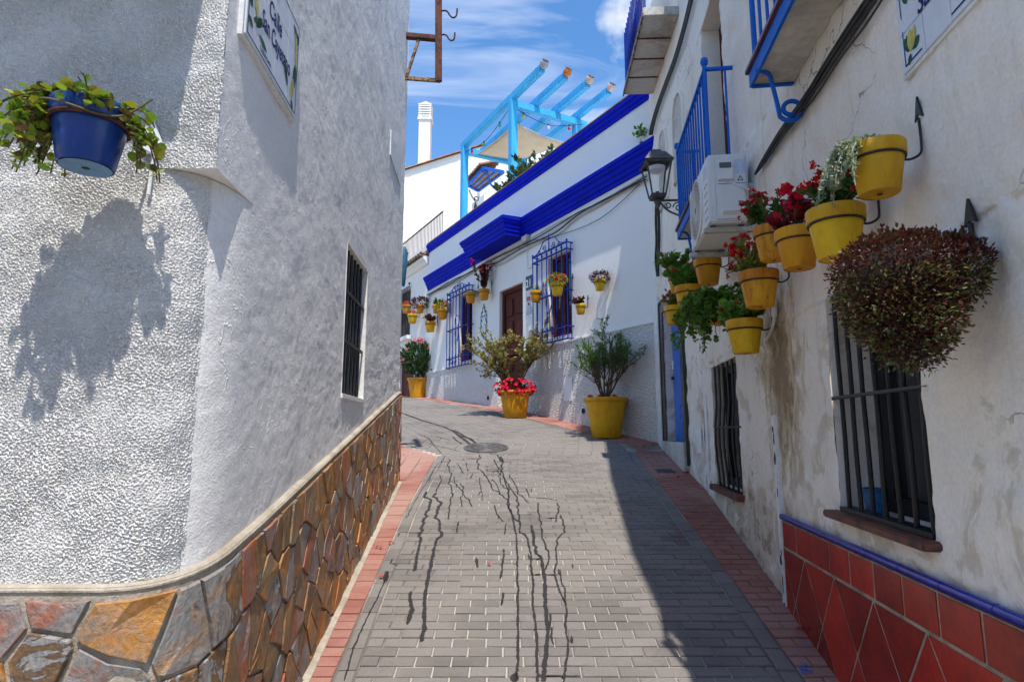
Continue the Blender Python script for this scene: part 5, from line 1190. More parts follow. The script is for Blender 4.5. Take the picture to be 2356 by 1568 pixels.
def leaf_poly(mb, F, U, d, z0, x, y, ang, l, w):
    pts = []
    for k in range(9):
        s = k/8; pts.append((l*s, w*math.sin(math.pi*s)**.8))
    pts += [(l*(1-k/8), -w*math.sin(math.pi*(1-k/8))**.8 if 0 < k < 8 else 0) for k in range(1, 8)]
    mb.poly([F.p(U(x+a*math.cos(ang)-b*math.sin(ang)), d, z0+y+a*math.sin(ang)+b*math.cos(ang)) for a, b in pts])
ls = thing('street_name_tiles', 'tiled street sign reading Calle San Cayetano on the left house', 'street sign', LR.p(.39, 0, 3.3), 'street name signs')
ts = .149
W_, H_, U, d, ink, strip = tile_sign(LR, ls, .094, 3.155, 4, 3, ts, 1, True)
e = .006; m_ = .012
strip(m_, W_-m_, m_, m_+e); strip(m_, W_-m_, H_-m_-e, H_-m_); strip(m_, m_+e, m_+e, H_-m_-e); strip(W_-m_-e, W_-m_, m_+e, H_-m_-e)
text_on(ink, LR, 'Calle', U(.285), 3.155+.232, .105, d, 1, .022, 0, 0, .72); text_on(ink, LR, 'San Cayetano', U(.315), 3.155+.135, .105, d, 1, .022, 0, 0, .60); text_on(ink, LR, 'L.ARROMA', U(.20), 3.155+.030, .026, d, 1, .012)
for x in (.055, ): pass
ink.build('blue_lettering', m_ink, ls, kind='stuff')
lv = MB(); lm = MB(); z0 = 3.155
for (x, y, a, l, w) in [(.045,.40,-1.4,.07,.014),(.06,.36,-1.7,.06,.013),(.04,.13,1.9,.06,.016),(.06,.10,.4,.10,.018),(.09,.09,.9,.09,.016),(.12,.08,-.2,.09,.014),(.06,.06,2.6,.05,.014),
                        (.44,.10,1.9,.10,.014),(.47,.08,2.2,.09,.014),(.53,.13,1.4,.11,.012),(.555,.12,1.7,.10,.012),(.52,.05,-.9,.05,.012),(.50,.40,-.4,.07,.014),(.52,.37,.3,.06,.013),(.555,.33,1.2,.06,.013),(.56,.24,-1.5,.09,.011)]: leaf_poly(lv, LR, U, d+.0004, z0, x, y, a, l, w)
for (x, y, a, l, w) in [(.052,.30,-1.45,.11,.020),(.066,.21,-1.2,.09,.018),(.508,.05,1.35,.10,.018),(.535,.06,1.6,.10,.016),(.53,.38,-1.2,.09,.014),(.548,.31,-1.4,.09,.016)]: leaf_poly(lm, LR, U, d+.0008, z0, x, y, a, l, w)
lv.build('leaf_print', m_lleaf, ls, kind='stuff'); lm.build('lemon_print', m_lemon, ls, kind='stuff')
cr = MB(); n = 14; cr.poly([LR.p(U(.29)+.028*math.cos(k*2*math.pi/n), d+.0004, z0+.405+.038*math.sin(k*2*math.pi/n)) for k in range(n)]); cr.build('crest_print', m_crest, ls)
MB().poly([LR.p(U(.29)+.012*math.cos(k*2*math.pi/n), d+.0009, z0+.405+.018*math.sin(k*2*math.pi/n)) for k in range(n)]).build('crest_centre', m_ink, ls)
rs = thing('street_name_tiles', 'tiled street sign partly cut off at the top right, reading San Ca', 'street sign', R1.p(.4, 0, 3.3), 'street name signs')
W_, H_, U, d, ink, strip = tile_sign(R1, rs, .734, 3.035, 5, 3, .149, -1, False); z0 = 3.035
strip(.022, .027, .02, .16); strip(.022, .13, .02, .027); strip(.022, .027, .21, .30); strip(.30, .45, .02, .027)
text_on(ink, R1, 'San Cayetano', U(.37), z0+.152, .105, d, -1, .018, .25, 0, .85); text_on(ink, R1, 'Calle', U(.33), z0+.29, .105, d, -1, .018, .25, 0, .85); ink.build('blue_lettering', m_ink, rs, kind='stuff')
lv = MB(); lm = MB()
for (x, y, a, l, w) in [(.055,.06,1.9,.07,.016),(.05,.05,-1.5,.0,.0),(.075,.055,.5,.055,.018),(.062,.05,-2.0,.04,.012),(.05,.08,1.6,.05,.012),(.07,.24,1.9,.06,.015),(.08,.25,.6,.05,.014)]:
    if l > 0: leaf_poly(lv, R1, U, d+.0004, z0, x, y, a, l, w)
for (x, y, a, l, w) in [(.066,.055,1.55,.085,.019),(.078,.06,1.3,.08,.014)]: leaf_poly(lm, R1, U, d+.0008, z0, x, y, a, l, w)
lv.build('leaf_print', m_lleaf, rs, kind='stuff'); lm.build('lemon_print', m_lemon, rs, kind='stuff')

# ------------------------------------------------------------------ air conditioner on the right wall
ua_, zt_, _ = R1.px(1735, 350); _, zb_, _ = R1.px(1735, 520); uA = ua_+.0; H0 = zt_-zb_; u0, u1 = uA, uA+.74; d0, d1 = .05, .32; z0 = zb_+.0; z1 = zt_
ac = thing('air_conditioner', 'white outdoor air conditioner unit hung below the far blue balcony', 'air conditioner', R1.p((u0+u1)/2, .2, z0))
MB().fbox(R1, u0, u1, d0, d1, z0, z1).build('casing', m_acw, ac, bevel=.012)
pnl = MB().fbox(R1, u0-.006, u0, d0+.015, d1-.045, z0+.02, z1-.025).build('side_panel', m_acw, ac, bevel=.003)
MB().fbox(R1, u0-.024, u0-.006, d0+.10, d1-.06, z1-.20, z1-.055).build('handle_housing', m_acw, pnl, bevel=.006); MB().fbox(R1, u0-.0265, u0-.024, d0+.115, d1-.075, z1-.115, z1-.075).build('handle_slot', m_acg, pnl)
MB().fbox(R1, u0-.0075, u0-.006, d0+.02, d0+.088, z1-.155, z1-.05).build('label', m_acl, pnl)
tri = MB(); c = (d0+.055, z1-.19); tri.poly([R1.p(u0-.0078, c[0]+x, c[1]+y) for x, y in ((-.022, -.016), (.022, -.016), (0, .024))]); tri.build('warning_triangle', m_iron, pnl); MB().poly([R1.p(u0-.0084, c[0]+x, c[1]+y) for x, y in ((-.013, -.011), (.013, -.011), (0, .013))]).build('triangle_field', m_acw, pnl)
MB().hexa([R1.p(u0-.006, d0+.035, z0+.05), R1.p(u0-.006, d1-.085, z0+.05), R1.p(u0-.035, d1-.085, z0+.05+.02), R1.p(u0-.035, d0+.035, z0+.07), R1.p(u0-.006, d0+.035, z0+.26), R1.p(u0-.006, d1-.085, z0+.26), R1.p(u0-.03, d1-.085, z0+.255), R1.p(u0-.03, d0+.035, z0+.255)]).build('valve_cover', m_acw, pnl)
MB().fbox(R1, u0-.0066, u0-.0061, d0+.02, d1-.06, z1-.225, z1-.221).build('panel_groove', m_acg, pnl)
fc = R1.p(u0+.44, d1, (z0+z1)/2-.0); MB().lathe([(.235, -.002), (.235, .012), (.222, .016), (.218, .002)], fc, 36, R1.n, False, False).build('fan_ring', m_acw, ac, smooth=True); MB().lathe([(.0, .003), (.218, .003)], fc, 32, R1.n, False, False).build('fan_shadow', m_acg, ac)
for k in range(7): 
    r = .03+k*.029; MB().tube([fc+R1.n*.012+r*(math.cos(a)*R1.t+math.sin(a)*np.array([0, 0, 1.])) for a in np.linspace(0, 2*math.pi, 33)], .0028, 5, False).build('fan_guard', m_acw, ac)
for k in range(22):
    a = k*2*math.pi/22; MB().tube([fc+R1.n*.013+r*(math.cos(a+1.0*r/.22)*R1.t+math.sin(a+1.0*r/.22)*np.array([0, 0, 1.])) for r in np.linspace(.03, .22, 6)], .0026, 4).build('fan_guard', m_acw, ac)
for k in range(5): MB().fbox(R1, u0+.05, u0+.15, d1, d1+.002, z0+.06+k*.06, z0+.066+k*.06).build('louvre_slot', m_acg, ac)
MB().fbox(R1, u0+.04, u0+.16, d1, d1+.0015, z1-.14, z1-.05).build('badge', m_acl, ac)
for u in (u0+.05, u1-.09):
    MB().fbox(R1, u, u+.045, .0, d1+.03, z0-.05, z0-.018).build('support_arm', m_steel, ac); MB().fbox(R1, u+.004, u+.04, .0, .035, z0-.05, z0+.30).build('support_upright', m_steel, ac)
    for dd_ in (d0+.03, d1-.05): MB().fbox(R1, u+.004, u+.04, dd_, dd_+.04, z0-.018, z0).build('rubber_foot', m_acg, ac)
wire([R1.p(u0-.02, .17, z1-.22), R1.p(u0-.04, .10, z1-.27), R1.p(u0-.03, .03, z1-.30)], .007).build('power_lead', m_acw, ac)
ud, zd, _ = R1.px(1777, 720); cp_ = thing('drain_hose', 'white condensate hose hanging on the wall below the flower pots', 'hose', R1.p(ud, .03, zd))
MB().tube(catmull([R1.p(*(lambda q: (q[0], .03, q[1]))(R1.px(x, y, .03))) for x, y in ((1781, 690), (1781, 720), (1779, 745), (1770, 770), (1760, 785))], 5), .011, 8).build('hose', m_acw, cp_, smooth=True); MB().tube([R1.p(*(lambda q: (q[0], .03, q[1]))(R1.px(x, y, .03))) for x, y in ((1781, 690), (1781, 728))], .018, 10).build('sleeve', m_wht, cp_)

# ------------------------------------------------------------------ wall lantern
lu, lz, lk = R2.px(1560, 470); lmp = thing('wall_lantern', 'grey iron street lantern on a scrolled wall bracket', 'lamp', R2.p(lu, 0, lz))
uc, zc_, kk = R2.px(1511, 405, .36); top = R2.px(1511, 378, .36)[1]; bot = R2.px(1511, 455, .36)[1]; c = R2.p(uc, .36, 0); hh_ = top-bot; rt, rb = .135, .075
def ring4(r, z): return [np.array([c[0]+sx*r, c[1]+sy*r, z]) for sx, sy in ((-1, -1), (1, -1), (1, 1), (-1, 1))]
mb = MB()
for k in range(4): mb.bar(ring4(rt, top)[k], ring4(rb, bot)[k], .014); mb.bar(ring4(rt, top)[k], ring4(rt, top)[(k+1) % 4], .02); mb.bar(ring4(rb, bot)[k], ring4(rb, bot)[(k+1) % 4], .016)
mb.build('lantern_frame', m_lampg, lmp)
mb = MB(); mb.hexa(ring4(rt+.025, top+.012)+ring4(rt*.62, top+.13)); mb.hexa(ring4(rt*.45, top+.131)+ring4(rt*.3, top+.17)); mb.build('lantern_roof', m_lampg, lmp)
MB().lathe([(.10, -.03), (.09, -.07), (.05, -.09), (0, -.095)], (c[0], c[1], top), 14, None, True, False).build('lamp_glass', m_ceram, lmp, smooth=True)
mb = MB(); mb.hexa(ring4(rb, bot-.03)+ring4(rb, bot-.012)); mb.lathe([(.03, -.03), (.045, -.06), (.03, -.10), (.015, -.14)], (c[0], c[1], bot), 10); mb.build('lantern_base', m_lampg, lmp)
zz_ = bot-.05; mb = MB(); mb.tube([R2.p(uc, .36, zz_), R2.p(uc, 0, zz_)], .014, 8); mb.tube(catmull([R2.p(uc, .34, zz_-.01), R2.p(uc, .26, zz_-.11), R2.p(uc, .12, zz_-.18), R2.p(uc, .02, zz_-.20)], 5), .011, 6); mb.tube(spiral(R2.p(uc, .13, zz_-.08), R2.n, (0, 0, 1), .065, .015, 0, 9, 20), .008, 5); mb.tube(spiral(R2.p(uc, .25, zz_-.055), R2.n, (0, 0, 1), .04, .012, 0, -8, 16), .008, 5); mb.fbox(R2, uc-.02, uc+.02, 0, .015, zz_-.24, zz_+.06); mb.build('scroll_bracket', m_lampg, lmp)

# ------------------------------------------------------------------ cables on the right wall
def rpt(x, y, d=.03):
    u, z, _ = R1.px(x, y, d)
    if u <= R1.L: return R1.p(u, d, z)
    u, z, _ = R2.px(x, y, d); return R2.p(u, d, z)
cb_ = thing('wall_cables', 'bundle of black cables climbing the right wall past the near balcony', 'cable', rpt(1850, 230))
for k, (off, amp) in enumerate([(0, 6), (7, 4), (-5, 8), (12, 5), (18, 3), (3, 9)]):
    Pp = [(2010+off, -20), (1960+off, 55), (1905+off*.8, 140), (1855+off*.7+amp*.5, 215), (1800+off*.5-amp*.3, 300), (1755+off*.4, 370), (1738, 400)]
    wire([rpt(x, y, .025+.006*(k % 3)) for x, y in Pp], .008).build('cable', m_cable, cb_)
wire([rpt(x, y, .03) for x, y in ((2035, -10), (1990, 60), (1930, 140), (1870, 230), (1800, 315), (1745, 390))], .005).build('cable', m_cable, cb_)
cb2 = thing('wall_cables', 'black cable bundle running down the far end of the right wall to the lantern', 'cable', rpt(1530, 150))
for k in range(4): wire([rpt(x+k*2, y, .03+.006*k) for x, y in ((1590, -15), (1572, 60), (1552, 130), (1530, 190), (1512, 240), (1500, 280), (1494, 310))], .012).build('cable', m_cable, cb2)
cb3 = thing('wall_cables', 'tangled black cables dropping from the lantern to the blue door', 'cable', rpt(1513, 540))
for k in range(5): wire([rpt(x+(k-2)*1.7+2*math.sin(k+y), y, .03+.01*(k % 2)) for x, y in ((1513, 440), (1512, 500), (1513, 550), (1511, 600), (1514, 635))], .010).build('cable', m_cable, cb3)
wire([rpt(x, y, .03) for x, y in ((1583, 250), (1578, 275), (1574, 300))], .006).build('cable', m_wht, cb2)

# ------------------------------------------------------------------ unseen house behind the camera, added to cut sky light on the rough wall
oh = thing('unseen_opposite_house', 'plain cream house across the side street behind the viewer', 'house', (0, -4.2, -1))
OPf = Frame((9, -4.2), (-9, -4.2)); OPf.n = np.array([0, 1., 0])
hl = [(3+k*3.4, 4+k*3.4, .9, 2.2) for k in range(4)]+[(3+k*3.4, 4+k*3.4, 3.6, 5.0) for k in range(4)]
mb = MB(); wall_panel(mb, OPf, 0, 18, -2.5, 5.2, hl, .18); mb.poly([(9, -4.2, 5.2), (-9, -4.2, 5.2), (-9, -9, 5.2), (9, -9, 5.2)]); mb.poly([(9, -4.2, -2.5), (9, -9, -2.5), (9, -9, 5.2), (9, -4.2, 5.2)]); mb.poly([(-9, -4.2, -2.5), (-9, -9, -2.5), (-9, -9, 5.2), (-9, -4.2, 5.2)]); mb.poly([(9, -9, -2.5), (-9, -9, -2.5), (-9, -9, 5.2), (9, -9, 5.2)]); mb.build('wall', m_back, oh)
for h in hl: MB().fbox(OPf, h[0], h[1], -.18, -.14, h[2], h[3]).build('shutter', m_wood, oh)

# ------------------------------------------------------------------ pots and plants
def stem_plant(c, n, length, spread, lean=(0, 0, 0), rng=RNG, gravity=0.):
    """list of curved stems (polylines) rising from c"""
    out = []
    for k in range(n):
        a = rng.uniform(0, 2*math.pi); s = spread*rng.uniform(.3, 1.); d = nrm(np.array([math.cos(a)*s, math.sin(a)*s, 1.])+np.asarray(lean)); l = length*rng.uniform(.65, 1.1)
        b = np.asarray(c)+np.array([math.cos(a), math.sin(a), 0])*spread*length*.08; P = [b]; dd = d.copy()
        for i in range(5):
            dd = nrm(dd+rng.normal(0, .12, 3)+np.array([0, 0, -gravity*(i+1)/5])); P.append(P[-1]+dd*l/5)
        out.append(P)
    return out
def along(stems, n, lo=.35, rng=RNG):
    P, D = [], []
    for k in range(n):
        s = stems[rng.integers(len(stems))]; t = rng.uniform(lo, 1)*(len(s)-1); i = min(int(t), len(s)-2); f = t-i; P.append(s[i]*(1-f)+s[i+1]*f)
        a = rng.normal(0, 1, 3); a[2] = abs(a[2])*.5+.15; D.append(nrm(a)+nrm(s[i+1]-s[i])*.5)
    return np.array(P), np.array(D)
def grow(kind, t, c, r, rng=RNG, lean=(0, 0, 0)):
    """plant of a kind in a pot of rim radius r with soil centre c, as parts of thing t"""
    c = np.asarray(c, float); fol = MB(); fl = MB(); stm = MB(); lm_, fm = l_green, f_red
    S = []
    if kind in ('euphorbia', 'euphorbia_dark', 'euphorbia_sparse', 'euphorbia_tall'):
        tall = {'euphorbia': 2.1, 'euphorbia_dark': 1.7, 'euphorbia_sparse': 1.9, 'euphorbia_tall': 3.2}[kind]
        S = stem_plant(c, 13 if kind != 'euphorbia_tall' else 10, r*tall, .95 if kind != 'euphorbia_tall' else .42, lean, rng)
        P, D = along(S, 520 if kind != 'euphorbia_sparse' else 300, .15, rng); leaves(fol, P, D, r*rng.uniform(.30, .55, len(P)), 'oval', .45, rng)
        for s in S:
            for k in range(rng.integers(3, 6)):
                q = s[-1]+rng.normal(0, .2*r, 3)+np.array([0, 0, .1*r]); 
                for j in range(4): flower(fl, q+rng.normal(0, .06*r, 3), rng.normal(0, .6, 3)+[0, -.4, .8], r*.15, 4, rng)
        lm_ = {'euphorbia': l_dkgreen, 'euphorbia_dark': l_dkgreen, 'euphorbia_sparse': l_lime, 'euphorbia_tall': l_dkgreen}[kind]; fm = f_red
        if kind == 'euphorbia_tall': lm_ = l_maroon
    elif kind == 'begonia':          # crimson leaves with large pink-red blossoms
        S = stem_plant(c, 12, r*1.5, .9, lean, rng); P, D = along(S, 110, .4, rng); leaves(fol, P, D, r*rng.uniform(.45, .8, len(P)), 'spade', .5, rng); lm_ = l_coleus; fm = f_pink
        for k in range(9):
            q = S[k % 12][-1]+rng.normal(0, .2*r, 3)+np.array([-.2*r, -.35*r, .15*r]); 
            for j in range(3): flower(fl, q+rng.normal(0, .07*r, 3), rng.normal(0, .5, 3)+[-.3, -.8, .4], r*.30, 5, rng)
    elif kind == 'geranium':
        S = stem_plant(c, 14, r*1.15, 1.2, lean, rng); P, D = along(S, 420, .2, rng); leaves(fol, P, D, r*rng.uniform(.25, .5, len(P)), 'round', .5, rng); lm_ = l_green
        for k in range(8):
            q = S[k][-1]+np.array([0, 0, r*.1])
            for j in range(4): flower(fl, q+rng.normal(0, .09*r, 3), rng.normal(0, .6, 3)+[0, -.4, .8], r*.16, 5, rng)
    elif kind == 'lime_mound':
        P, D = ball_pts(c+[0, 0, r*.45], (r*1.25, r*1.25, r*.75), 420, .5, rng); leaves(fol, P, D+[0, 0, .3], r*rng.uniform(.2, .36, len(P)), 'oval', .5, rng); lm_ = l_lime
        for k in range(14):
            q, dd = ball_pts(c+[0, 0, r*.7], (r*1.0, r*1.0, r*.8), 1, .9, rng); q = q[0]; q[2] = max(q[2], c[2]+r*.6)
            flower(fl, q, dd[0]+[0, -.3, .6], r*.26, 5, rng)
    elif kind == 'fern':
        for k in range(30):
            a = rng.uniform(0, 2*math.pi); d = nrm(np.array([math.cos(a), math.sin(a), 1.1])); P = [c]; 
            for i in range(5): d = nrm(d+np.array([0, 0, -.3])); P.append(P[-1]+d*r*.36)
            for i in range(1, 6):
                leaves(fol, [P[i]]*3, np.array([d+[0, 0, .1]]*3), r*.42, 'narrow', .5, rng)
        lm_ = l_lime
    elif kind == 'purple_mound':
        P, D = ball_pts(c+[0, 0, r*.45], (r*1.35, r*1.2, r*.8), 480, .5, rng); leaves(fol, P, D+[0, 0, .4], r*rng.uniform(.2, .4, len(P)), 'oval', .5, rng); lm_ = l_maroon
    elif kind == 'purple_spiky':
        S = stem_plant(c, 12, r*1.25, 1.1, lean, rng); P, D = along(S, 190, .2, rng); leaves(fol, P, D, r*rng.uniform(.4, .7, len(P)), 'narrow', .4, rng); leaves(fol, P, D, r*rng.uniform(.3, .5, len(P)), 'oval', .5, rng); lm_ = l_maroon
    elif kind == 'dry':
        S = stem_plant(c, 16, r*1.0, .9, lean, rng); P, D = along(S, 150, .2, rng); leaves(fol, P, D, r*rng.uniform(.2, .4, len(P)), 'narrow', .5, rng); lm_ = l_dry
    elif kind == 'small_green':
        S = stem_plant(c, 12, r*1.3, 1.0, lean, rng); P, D = along(S, 260, .2, rng); leaves(fol, P, D, r*rng.uniform(.3, .5, len(P)), 'oval', .5, rng); lm_ = l_green
        for k in range(6): flower(fl, S[k][-1], (0, -.3, 1), r*.17, 5, rng)
    elif kind == 'orange_small':
        P, D = ball_pts(c+[0, 0, r*.3], (r*.9, r*.9, r*.5), 160, .4, rng); leaves(fol, P, D, r*rng.uniform(.2, .35, len(P)), 'oval', .5, rng); lm_ = l_dkgreen; fm = f_orange
        for k in range(26):
            q, dd = ball_pts(c+[0, 0, r*.4], (r*.95, r*.95, r*.6), 1, .85, rng); flower(fl, q[0], dd[0]+[0, -.4, .5], r*.22, 5, rng)
    for s in S: stm.tube(s, [r*.035]*(len(s)-1)+[r*.018], 5)
    if stm.v: stm.build('stems', m_twig, t)
    o = fol.build('foliage', lm_, t, kind='stuff')
    if fl.v: fl.build('flowers', fm, t, kind='stuff')
    return o
def clay_pot(t, c, r, h, mat, hole=True):
    """flower pot: tapered body and collar; c = centre of the base"""
    rb = r*.66; body = MB().lathe([(.0, 0), (rb*.2, 0), (rb*.2, .004), (rb, .004), (rb+.0, 0.0), (rb+.003, .004), (r*.90, h*.72), (r*.90, h*.73)], c, 32, None, False, False).build('pot_body', mat, t, smooth=True)
    MB().lathe([(r*.89, h*.725), (r*.965, h*.73), (r*.985, h*.745), (r, h*.97), (r*.985, h), (r*.93, h), (r*.90, h*.86), (r*.80, h*.86)], c, 32, None, False, False).build('pot_rim', mat, t, smooth=True)
    MB().lathe([(.0, h*.87), (r*.905, h*.87)], c, 20, None, False, False).build('soil', m_soil, t)
    if hole: MB().lathe([(.0, -.002), (rb*.16, -.002)], c, 12, None, False, False).build('drain_hole', m_dark, t)
def wall_pot(F, cx, top, bot, w, label, mat, plant, group, gap=.07, arm='up', h_k=1.86, lean=(0, 0, 0), ps=1., name='hanging_flower_pot'):
    """pot in an iron ring fixed to a wall; pixel box gives its centre and width"""
    r = .12
    for _ in range(6):
        u, z, k = F.px(cx, (top+bot)/2, r+gap); r = w/2*k/FPX
    h = r*h_k; base = F.p(u, r+gap, z-h/2); t = thing(name, label, 'flower pot', base, group)
    clay_pot(t, base, r, h, mat)
    zr = z-h/2+h*.705; rr_ = r*.93; ring = [np.array([base[0]+rr_*math.cos(a), base[1]+rr_*math.sin(a), zr]) for a in np.linspace(0, 2*math.pi, 33)]
    br = MB().tube(ring, max(.0045, r*.045), 8, False); th = max(.0045, r*.045)
    wallp = F.p(u, .012, zr); br.tube(catmull([base*[1, 1, 0]+[0, 0, zr]-F.n*rr_, F.p(u, .05, zr), F.p(u, .018, zr+.02), F.p(u, .012, zr+.06), F.p(u, .012, zr+r*1.6)], 5), th, 8)
    ub = u; zt2 = zr+r*1.55; a = r*.40
    br.prism(F, [(ub-a*.62, zt2), (ub, zt2+.02), (ub+a*.62, zt2), (ub, zt2+a*2.3)], .006, .014)
    br.build('iron_bracket', m_iron, t, smooth=True)
    soil = base+np.array([0, 0, h*.9])
    if plant: grow(plant, t, soil, r*ps, RNG, lean)
    return t, base, r, h
RB = R1
GR = 'flower pots on the right wall'
t1 = wall_pot(R1, 2019, 318, 466, 123, 'highest yellow pot on the right wall with silvery trailing plant', m_yel3, None, GR)
t2 = wall_pot(R1, 1925, 478, 600, 126, 'large yellow pot with dark red flowers just below the highest pot', m_yel3, 'euphorbia_dark', GR)
t3 = wall_pot(R1, 1836, 525, 622, 98, 'yellow pot holding crimson leaves and large pink flowers', m_yel, 'begonia', GR)
t4 = wall_pot(R1, 1778, 512, 610, 84, 'faded orange-yellow pot of red flowers half hidden behind the pink-flowered pot', m_yel2, 'euphorbia', GR)
t5 = wall_pot(R1, 1747, 623, 709, 89, 'rust-stained orange-yellow pot with straggly red flowers in the middle of the right wall', m_yel2, 'euphorbia_sparse', GR, lean=(-.25, -.1, 0))
t6 = wall_pot(R1, 1714, 738, 811, 82, 'lowest yellow pot on the right wall with green leaves and a few red blooms', m_yel3, 'geranium', GR, ps=1.25)
t7 = wall_pot(R1, 1629, 597, 655, 63, 'small yellow pot with dry stems under the air conditioner', m_yel, 'dry', GR)
t8 = wall_pot(R1, 1583, 658, 714, 60, 'yellow pot with dark foliage and red flowers left of the trailing green plant', m_yel, 'geranium', GR, ps=1.5)
t9 = wall_pot(R2, 1560, 626, 680, 46, 'yellow pot with tall bright green plant nearest the lantern', m_yel, 'small_green', GR, ps=2.0)
t10 = wall_pot(R2, 1551, 702, 748, 45, 'small yellow pot in front of the blue street door', m_yel3, 'euphorbia_sparse', GR)
# silver falls on the highest pot
t, b, r, h = t1; c = b+np.array([0, 0, h*.95]); fol = MB(); stm = MB()
for k in range(46):
    a = RNG.uniform(math.pi*.66, math.pi*1.14); P = [c+np.array([math.cos(a)*r*.5, math.sin(a)*r*.5, .0])]; d = nrm(np.array([math.cos(a), math.sin(a), .9])); l = r*RNG.uniform(.9, 2.3)
    for i in range(9): d = nrm(d+np.array([0, 0, -.42])+RNG.normal(0, .10, 3)); P.append(P[-1]+d*l/7)
    stm.tube(P, .0022, 4); Q, D = along([P], 30, .05); leaves(fol, Q, D*.6+[0, 0, -.2], r*RNG.uniform(.09, .17, len(Q)), 'round', .6)
Q, D = ball_pts(c+np.array([-r*.5, -r*.1, r*.05]), (r*.7, r*.6, r*.32), 260, .4); leaves(fol, Q, D, r*.14, 'round', .6); stm.build('trailing_stems', l_silver, t); fol.build('foliage', l_silver, t, kind='stuff')
gr2 = MB(); Q, D = ball_pts(c, (r*.8, r*.8, r*.18), 120, .3); leaves(gr2, Q, D+[0, 0, .6], r*.13, 'round', .5); gr2.build('green_leaves', l_green, t, kind='stuff')
# trailing plant whose pot is hidden
t, b, r, h = wall_pot(R1, 1657, 690, 745, 62, 'pot hidden under a large trailing mass of bright green round leaves', m_yel, None, GR)
c = b+np.array([0, 0, h]); fol = MB(); stm = MB()
for k in range(95):
    a = RNG.uniform(math.pi*.5, math.pi*1.75); P = [c]; d = nrm(np.array([math.cos(a), math.sin(a), .8])); l = r*RNG.uniform(2.0, 5.4)
    for i in range(8): d = nrm(d+np.array([0, 0, -.36])+RNG.normal(0, .14, 3)); P.append(P[-1]+d*l/8)
    stm.tube(P, .003, 4); Q, D = along([P], 26, .08); leaves(fol, Q, D, r*RNG.uniform(.30, .52, len(Q)), 'round', .6)
stm.build('trailing_stems', m_twig, t); fol.build('foliage', l_green, t, kind='stuff')
# great bronze globe
t, b, r, h = wall_pot(R1, 2112, 620, 700, 100, 'hanging pot swallowed by a huge dark bronze globe of small leaves', m_yel, None, GR, gap=.09)
def rp_(x, y, d): u_, z_, _ = R1.px(x, y, d); return R1.p(u_, d, z_)
fol = MB(); fo2 = MB()
ctr = [(rp_(2066, 650, .25), (.175, .17, .16), 8000), (rp_(2080, 735, .25), (.135, .135, .12), 4000), (rp_(2092, 785, .25), (.092, .092, .085), 2100), (rp_(2205, 622, .11), (.095, .085, .095), 2500), (rp_(2000, 690, .26), (.10, .10, .10), 1700)]
for cc, rad, n in ctr:
    P, D = ball_pts(cc, rad, n, .80); P += RNG.normal(0, .008, P.shape); keep = (P-R1.o)@R1.n > .02; P, D = P[keep], D[keep]
    lump = np.sin(P[:, 0]*31)+np.sin(P[:, 1]*37+1)+np.sin(P[:, 2]*33+2); P = P+D*(.008*lump[:, None])
    gsel = (P[:, 2] < cc[2]+.02) & (RNG.random(len(P)) < .45)
    leaves(fol, P[~gsel], D[~gsel]+[0, -.2, .35], RNG.uniform(.011, .018, (~gsel).sum()), 'oval', .5); leaves(fo2, P[gsel], D[gsel]+[0, -.2, .35], RNG.uniform(.011, .019, gsel.sum()), 'oval', .5)
fol.build('foliage', l_bronze, t, kind='stuff'); fo2.build('greenish_foliage', l_bronze2, t, kind='stuff')
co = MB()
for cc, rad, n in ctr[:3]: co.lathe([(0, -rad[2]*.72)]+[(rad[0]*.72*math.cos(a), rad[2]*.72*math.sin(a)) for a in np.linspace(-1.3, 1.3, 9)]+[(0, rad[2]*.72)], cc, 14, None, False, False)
co.build('inner_dark_core', M('plant_core', (.02, .012, .01), .95), t)  # solid near-black core filling the leaf balls from inside

ar = MB(); q = R1.px(2232, 492, .01); ar.prism(R1, [(q[0]-.028, q[1]-.035), (q[0], q[1]-.022), (q[0]+.028, q[1]-.035), (q[0], q[1]+.05)], .006, .016); ar.tube([R1.p(q[0], .012, q[1]-.03), R1.p(q[0], .012, q[1]-.16)], .008, 8); ar.build('bracket_arrow', m_iron, t)
# pots on the far facade
GF = 'flower pots on the blue-corniced house'
wall_pot(FF, 1114, 665, 690, 26, 'yellow pot with tall dark red flowering stems right of the far blue grille', m_yel, 'euphorbia_tall', GF, ps=1.5)
wall_pot(FF, 1083, 672, 698, 25, 'yellow pot with a light green fern beside the far blue grille', m_yel, 'fern', GF, ps=1.25)
wall_pot(FF, 1233, 668, 696, 27, 'yellow pot with dry plant hung between brown door and near blue grille', m_yel, 'dry', GF, ps=1.2)
wall_pot(FF, 1282, 650, 681, 31, 'yellow pot with lime green plant and red blooms in front of the near blue grille', m_yel3, 'lime_mound', GF, gap=.22, ps=1.3)
wall_pot(FF, 1336, 697, 725, 25, 'yellow pot with purple leaves below right of the near blue grille', m_yel3, 'purple_spiky', GF, lean=(-.5, -.3, 0), ps=1.35)
wall_pot(FF, 1380, 645, 666, 27, 'yellow pot with a purple mound highest on the sunlit patch of wall', m_yel3, 'purple_mound', GF, ps=1.3)
GN = 'flower pots at the far end of the lane'
wall_pot(FF, 1018, 711, 734, 25, 'yellow pot with olive green plant just left of the far blue grille', m_yel, 'lime_mound', GN, ps=1.2)
wall_pot(FF, 1004, 700, 722, 20, 'yellow pot with pale red blooms behind the olive green one', m_yel, 'geranium', GN, ps=1.3)
wall_pot(FF, 990, 741, 762, 25, 'lowest yellow pot at the far end with purple spiky plant', m_yel, 'purple_spiky', GN, ps=1.3)
wall_pot(FF, 967, 703, 719, 20, 'yellow pot under a wide maroon plant near the far grey window', m_yel, 'purple_mound', GN, ps=1.7)
